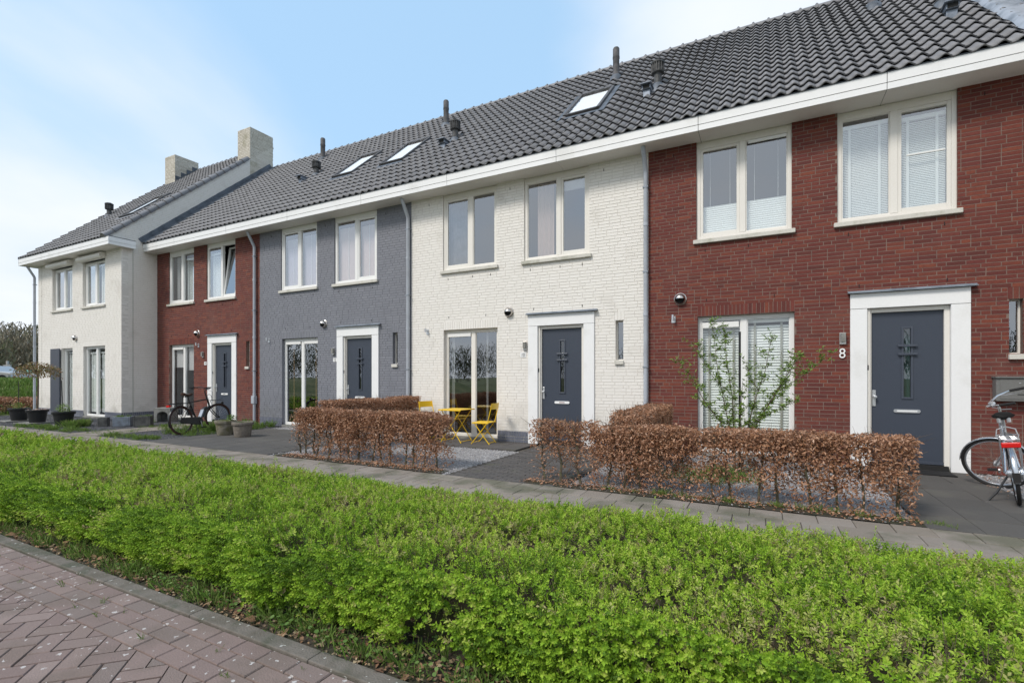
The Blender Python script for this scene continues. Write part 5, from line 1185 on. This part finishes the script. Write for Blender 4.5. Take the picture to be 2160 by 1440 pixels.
for st_ in stems:
    for i in range(len(st_)-1):
        a, b = Vector(st_[i]), Vector(st_[i+1]); n = int((b-a).length*46)
        for j in range(n):
            p = a.lerp(b, random.random())
            if p.z < .62: continue
            ln = random.uniform(.03,.15)*(1.2 if p.z > 1 else .8); d = Vector((random.gauss(0,1), random.gauss(0,.8), random.uniform(-.1,1.2))).normalized()*ln
            tw.tube([p, p+d], [.0018,.0008], 3, caps=False)
            for q in range(11): LP.append(tuple(p + d*random.uniform(.2,1.05)))
tw.build('twigs', M['twig'], ps)['kind'] = 'stuff'
n = len(LP); ss = rng.uniform(.032,.060,n)
scatter('leaves', M['willow'], LEAF_V, LEAF_F, np.array(LP), ps, mats3=rotmats(rng.uniform(0,6.28,n), rng.uniform(-.9,.9,n), rng.uniform(-.9,1.2,n)), scl=np.stack([ss*.62,ss,ss*.8],-1))
pl = MB().tube([(-.31,-1.60,0),(-.31,-1.60,2.07)], .016, 8).build('garden_stake', M['bikeblk'], None); tag(pl, 'upright black stake in front of the window of house 8', 'stake')
# ------------------------------------------------------------------ mailbox on the wall
mb_ = thing('mailbox', 'grey steel letter box on the red brick wall right of door 8', 'mailbox', (2.93,0,1.07))
MB().box(0,.62,-.14,-.002,0,.325).build('box', M['mailbox'], mb_, bevel=.006); MB().box(-.012,.632,-.165,-.002,.326,.35).build('lid', M['mailbox'], mb_, bevel=.004)
MB().box(.04,.60,-.146,-.1405,.03,.30).build('door', M['mailbox'], mb_, bevel=.003); MB().box(.22,.31,-.149,-.1465,.09,.10).build('handle', M['joint'], mb_); MB().box(.235,.255,-.150,-.1465,.25,.262).build('lock', M['alu'], mb_)
# ------------------------------------------------------------------ bicycles
def wheel(parent, c, r, tyrem, fmt='rear', mx=None, nsp=28, disc=False, name='wheel'):
    def B(mb, n, m, p, **k):
        o = mb.build(n, m, p, **k); return o
    w0 = MB(); w0.tr = mx
    n = 40; ring = lambda rr: [(c[0]+rr*math.cos(2*math.pi*i/n), 0, c[2]+rr*math.sin(2*math.pi*i/n)) for i in range(n)]
    w0.tube(ring(r-.019), .019, 8, closed=True); w = w0.build(name, M[tyrem], parent, smooth=True)
    q = MB(); q.tr = mx; q.tube(ring(r-.045), .011, 6, closed=True); q.build('rim', M['bikeblk'] if tyrem == 'brownrub' else M['chrome'], w, smooth=True)
    q = MB(); q.tr = mx
    for i in range(nsp):
        a = 2*math.pi*i/nsp; b = a + (.9 if i % 2 else -.9); s_ = 1 if i % 4 < 2 else -1
        q.tube([(c[0]+.025*math.cos(b), s_*.028, c[2]+.025*math.sin(b)), (c[0]+(r-.05)*math.cos(a), 0, c[2]+(r-.05)*math.sin(a))], .0013, 3, caps=False)
    q.build('spokes', M['spoke'], w)['kind'] = 'stuff'
    q = MB(); q.tr = mx; q.lathe([(.001,-.06),(.02,-.06),(.03,-.03),(.03,.03),(.02,.06),(.001,.06)], (c[0],0,c[2]), 12, 'y'); q.build('hub', M['bikeblk'] if tyrem == 'brownrub' else M['alu'], w, smooth=True)
    return w
def fender(parent, c, r, a0, a1, m, mx=None, wd=.026):
    q = MB(); q.tr = mx; n = 22; vs = []
    for i in range(n+1):
        a = a0 + (a1-a0)*i/n
        for s_ in (-1, -.5, .5, 1):
            rr = r + .014 - .012*s_*s_; vs.append((c[0]+rr*math.cos(a), s_*wd, c[2]+rr*math.sin(a)))
    q.add(vs, [(i*4+j, i*4+j+1, (i+1)*4+j+1, (i+1)*4+j) for i in range(n) for j in range(3)]); o = q.build('mudguard', M[m], parent, smooth=True)
    so_ = o.modifiers.new('s', 'SOLIDIFY'); so_.thickness = .002
def pedal(parent, x, z, y, a, m):
    s_ = 1 if y > 0 else -1; ex, ez = x+.17*math.cos(a), z+.17*math.sin(a)
    c_ = MB().tube([(x,y,z),(ex,y,ez)], .010, 6).build('crank', M[m], parent); MB().box(ex-.045,ex+.045,y+s_*.015,y+s_*.10,ez-.012,ez+.012).build('pedal', M['rubber'], c_)
# black e-bike
bk = thing('bicycle', 'black electric bicycle with brown tyres and saddle, parked in front of house 14', 'bicycle', (-12.66,-2.53,0), math.atan2(1.08,-.33)); bk.rotation_euler = (R(-5), 0, math.atan2(1.08,-.33))
r = .352; A_ = (0,0,r); Fz = (1.14,0,r); hp = Vector((.86,0,.90)); ax = (Vector((.80,0,1.0))-Vector((.92,0,.62))).normalized()
FM = Matrix.Translation(hp) @ Matrix.Rotation(R(-16), 4, ax) @ Matrix.Translation(-hp)
wheel(bk, A_, r, 'brownrub'); wheel(bk, Fz, r, 'brownrub', mx=FM)
fender(bk, A_, r, R(35), R(205), 'bikeblk'); fender(bk, Fz, r, R(25), R(185), 'bikeblk', mx=FM)
fr = MB(); BB = (.47,0,.30); st_top = (.29,0,.78); hb_ = (.905,0,.66); ht = (.845,0,.86)
fr.tube([BB, st_top], .019, 10); fr.tube([st_top, (.83,0,.84)], .017, 10); fr.tube([BB, hb_], .024, 10); fr.tube([hb_, ht], .023, 10)
for s_ in (-1, 1): fr.tube([(0,s_*.06,r), (.44,s_*.03,.30)], .011, 8); fr.tube([(0,s_*.06,r), (.28,s_*.02,.74)], .009, 8)
fr.build('frame', M['bikeblk'], bk, smooth=True)
q = MB(); q.tr = FM
for s_ in (-1, 1): q.tube([(.905,s_*.035,.65), (.99,s_*.05,.50), (1.14,s_*.055,r)], .012, 8)
q.tube([(.905,-.04,.655),(.905,.04,.655)], .016, 8); q.build('fork', M['bikeblk'], bk, smooth=True)
q = MB(); q.tr = FM; q.tube([(.845,0,.86),(.80,0,1.0),(.80,0,1.07)], .015, 8); q.tube([(.80,0,1.07),(.86,0,1.10)], .014, 8)
for s_ in (-1, 1): q.tube([(.86,0,1.10),(.86,s_*.10,1.12),(.82,s_*.22,1.15),(.72,s_*.29,1.15),(.60,s_*.31,1.13)], .011, 8)
hb2 = q.build('handlebar', M['bikeblk'], bk, smooth=True)
for s_ in (-1, 1):
    q = MB(); q.tr = FM; q.tube([(.72,s_*.29,1.15),(.58,s_*.312,1.13)], .017, 8); q.build('grip', M['rubber'], hb2, smooth=True)
    q = MB(); q.tr = FM; q.tube([(.78,s_*.25,1.14),(.70,s_*.30,1.11),(.62,s_*.32,1.10)], .006, 6); q.build('brake_lever', M['bikeblk'], hb2)
q = MB(); q.tr = FM; q.box(.85,.93,-.035,.035,1.13,1.155); q.build('display', M['bikeblk'], hb2)
q = MB(); q.tube([st_top, (.245,0,.93)], .013, 8); sp_ = q.build('seatpost', M['bikeblk'], bk, smooth=True)
def saddle(m, x, z, parent, L_=.27, W_=.09):
    q = MB(); n = 10; vs = []; K = 10
    for i in range(n+1):
        t = i/n; hw = W_*(1-t)**.6*(.98) + .022; hw = W_*1.0 if t < .12 else max(.022, W_*(1 - ((t-.12)/.88)**.55*.78)); zz = z + (.02 if t < .1 else 0) + .012*math.cos(t*6)
        hw *= (.7 if i == 0 else 1)
        for k in range(K):
            a = 2*math.pi*k/K; vs.append((x - L_*.45 + L_*t, hw*math.cos(a), zz + (.022 if math.sin(a) > 0 else .04)*math.sin(a)))
    q.add(vs, [(i*K+k, i*K+(k+1) % K, (i+1)*K+(k+1) % K, (i+1)*K+k) for i in range(n) for k in range(K)] + [tuple(range(K))[::-1], tuple(range(n*K, (n+1)*K))])
    s_ = q.build('saddle', M[m], parent, smooth=True)
    q = MB()
    for yy in (-.04,.04): q.tube([(x-.07,yy,z-.045),(x-.03,yy,z-.06),(x+.04,yy,z-.05)], .005, 5); q.lathe([(.018,z-.07),(.018,z-.02)], (x-.08,yy,0), 8)
    q.build('saddle_spring', M['bikeblk'] if m == 'leather' else M['alu'], s_)
saddle('leather', .225, .98, bk)
q = MB(); q.prism([(.56,-.045,.37),(.68,-.045,.60),(.79,-.045,.66),(.80,-.045,.60),(.66,-.045,.38)], (0,.09,0)); q.build('battery', M['bikeblk'], bk, bevel=.012)
q = MB(); q.prism([(.555,-.047,.39),(.60,-.047,.38),(.69,-.047,.56),(.665,-.047,.585)], (0,.094,0)); q.build('battery_panel', M['galv'], bk, bevel=.006)
MB().lathe([(.001,-.07),(.09,-.065),(.10,0),(.09,.065),(.001,.07)], (.49,0,.30), 20, 'y').build('motor', M['bikeblk'], bk, smooth=True)
pts = [(-.02+.075*math.cos(t), r+.075*math.sin(t)-.005) for t in [math.pi/2+math.pi*i/8 for i in range(9)]] + [(.49+.10*math.cos(t), .30+.10*math.sin(t)) for t in [-math.pi/2+math.pi*i/8 for i in range(9)]]
MB().prism([(a, -.075, b) for a, b in pts], (0,.03,0)).build('chain_case', M['bikeblk'], bk, bevel=.008)
pedal(bk, .49, .30, -.10, R(-80), 'alu'); pedal(bk, .49, .30, .10, R(100), 'alu')
def rack(m, z, parent, x0=-.36, x1=.20, wd=.06):
    q = MB()
    for s_ in (-1, 1): q.tube([(x1,s_*wd,z),(x0+.03,s_*wd,z+.005),(x0,s_*wd*.6,z+.005)], .011, 6); q.tube([(-.06,s_*wd,z),(0,s_*.075,.35)], .006, 6); q.tube([(-.24,s_*wd,z),(-.20,s_*.075,z-.17),(0,s_*.075,.36)], .006, 6)
    q.tube([(x0,-wd*.6,z+.005),(x0,wd*.6,z+.005)], .007, 6)
    for i in range(4): q.tube([(x1-.05-i*.13,-wd,z),(x1-.05-i*.13,wd,z)], .005, 5)
    q.box(x0+.03, x1-.06, -.02, .02, z+.004, z+.012)
    return q.build('luggage_rack', M[m], parent, smooth=True)
rk = rack('bikeblk', .765, bk, -.31, .22); MB().box(-.35,-.30,-.045,.045,.690,.740).build('rear_light', M['redl'], bk, bevel=.008)
q = MB(); q.tr = FM
for s_ in (-1, 1): q.tube([(.95,s_*.11,.80),(1.22,s_*.11,.80)], .006, 6); q.tube([(1.0,s_*.1,.80),(1.13,s_*.06,.38)], .005, 5)
for x in (.95,1.04,1.13,1.22): q.tube([(x,-.11,.80),(x,.11,.80)], .006, 6)
q.tube([(.93,-.10,.80),(.91,-.08,.93),(.905,0,.97),(.91,.08,.93),(.93,.10,.80)], .006, 6); q.tube([(1.22,-.1,.80),(1.27,0,.86),(1.22,.1,.80)], .005, 6); fk = q.build('front_rack', M['bikeblk'], bk, smooth=True)
q = MB(); q.tr = FM; q.lathe([(.001,-.03),(.03,-.02),(.035,.03),(.001,.035)], (1.25,0,.72), 12, 'x'); q.build('headlight', M['bikeblk'], bk, smooth=True)
q = MB()
for s_ in (-1, 1): q.tube([(.38,s_*.03,.27),(.33,s_*.16,.02)], .008, 6)
q.build('kickstand', M['bikeblk'], bk)
q = MB(); q.tube([(.80,.05,1.10),(.93,.10,1.0),(.95,.05,.85),(.90,.0,.72)], .003, 5); q.tube([(.80,-.05,1.10),(.96,-.08,1.02),(.97,-.04,.85),(.90,.0,.70)], .003, 5); q.build('cable', M['rubber'], bk)
# silver city bike seen from behind
b2 = thing('bicycle', 'silver city bicycle seen from behind, front wheel turned, leaning on its stand', 'bicycle', (2.50,-2.10,0)); b2.rotation_euler = (R(-7), 0, math.atan2(1.08,.29))
r = .345; A_ = (0,0,r); Fz = (1.12,0,r); hp = Vector((.84,0,.95)); ax = (Vector((.78,0,1.0))-Vector((.90,0,.60))).normalized()
FM = Matrix.Translation(hp) @ Matrix.Rotation(R(76), 4, ax) @ Matrix.Translation(-hp)
wheel(b2, A_, r, 'rubber'); wheel(b2, Fz, r, 'rubber', mx=FM); fender(b2, A_, r, R(20), R(190), 'chrome'); fender(b2, Fz, r, R(20), R(185), 'chrome', mx=FM)
q = MB(); q.box(-.368,-.352,-.03,.03,.30,.40); q.build('mud_flap', M['rubber'], b2)
fr = MB(); BB = (.45,0,.29); fr.tube([BB,(.28,0,.80)], .016, 10); fr.tube([BB,(.70,0,.52),(.87,0,.72)], .020, 10); fr.tube([(.37,0,.50),(.64,0,.62),(.85,0,.80)], .018, 10); fr.tube([(.88,0,.68),(.84,0,.90)], .021, 10)
for s_ in (-1, 1): fr.tube([(0,s_*.06,r),(.42,s_*.03,.29)], .010, 8); fr.tube([(0,s_*.062,r),(.27,s_*.02,.74)], .009, 8)
fr.build('frame', M['chrome'], b2, smooth=True)
q = MB(); q.tr = FM
for s_ in (-1, 1): q.tube([(.88,s_*.04,.68),(.97,s_*.052,.5),(1.12,s_*.056,r)], .011, 8)
q.build('fork', M['chrome'], b2, smooth=True)
q = MB(); q.tr = FM; q.tube([(.84,0,.90),(.80,0,1.06),(.87,0,1.10)], .013, 8)
for s_ in (-1, 1): q.tube([(.87,0,1.10),(.87,s_*.10,1.11),(.82,s_*.20,1.13),(.70,s_*.27,1.14),(.58,s_*.28,1.13)], .011, 8)
hb2 = q.build('handlebar', M['chrome'], b2, smooth=True)
for s_ in (-1, 1):
    q = MB(); q.tr = FM; q.tube([(.71,s_*.27,1.14),(.57,s_*.282,1.13)], .017, 8); q.build('grip', M['rubber'], hb2, smooth=True)
    q = MB(); q.tr = FM; q.tube([(.80,s_*.22,1.12),(.70,s_*.29,1.09),(.62,s_*.31,1.08)], .005, 6); q.build('brake_lever', M['alu'], hb2)
q = MB(); q.tr = FM; q.lathe([(.001,1.17),(.032,1.165),(.035,1.14),(.001,1.135)], (.80,.16,0), 12); q.build('bell', M['alu'], hb2, smooth=True)
MB().tube([(.28,0,.80),(.25,0,.94)], .013, 8).build('seatpost', M['alu'], b2, smooth=True)
saddle('rubber', .24, .97, b2, .26, .10)
rack('alu', .74, b2, -.33, .20, .07); MB().box(-.375,-.335,-.075,.075,.665,.722).build('rear_light', M['redl'], b2, bevel=.01)
q = MB()
for s_ in (-1, 1): q.tube([(.26,s_*.02,.76),(-.1,s_*.085,.78),(-.30,s_*.06,.74)], .006, 6)
q.tube([(.05,-.09,.745),(.05,-.075,.83),(.05,0,.86),(.05,.075,.83),(.05,.09,.745)], .006, 6); q.build('rack_hoop', M['alu'], b2, smooth=True)
pts = [(.07*math.cos(t), r+.07*math.sin(t)) for t in [math.pi/2+math.pi*i/8 for i in range(9)]] + [(.45+.095*math.cos(t), .29+.095*math.sin(t)) for t in [-math.pi/2+math.pi*i/8 for i in range(9)]]
MB().prism([(a, -.075, b) for a, b in pts], (0,.028,0)).build('chain_case', M['chrome'], b2, bevel=.008)
MB().lathe([(.001,-.08),(.05,-.07),(.06,0),(.04,.07),(.001,.075)], (0,-.02,r), 16, 'y').build('drum_brake', M['alu'], b2, smooth=True)
pedal(b2, .45, .29, -.09, R(-20), 'alu'); pedal(b2, .45, .29, .10, R(160), 'alu')
MB().tube([(.10,.05,.30),(.06,.16,.12),(.03,.26,.012)], .011, 8).build('kickstand', M['bikeblk'], b2, smooth=True)
q = MB(); q.lathe([(.001,-.03),(.03,-.02),(.04,.03),(.001,.04)], (.60,-.04,.70), 12, 'x'); q.build('dynamo_lamp', M['bikeblk'], b2, smooth=True)
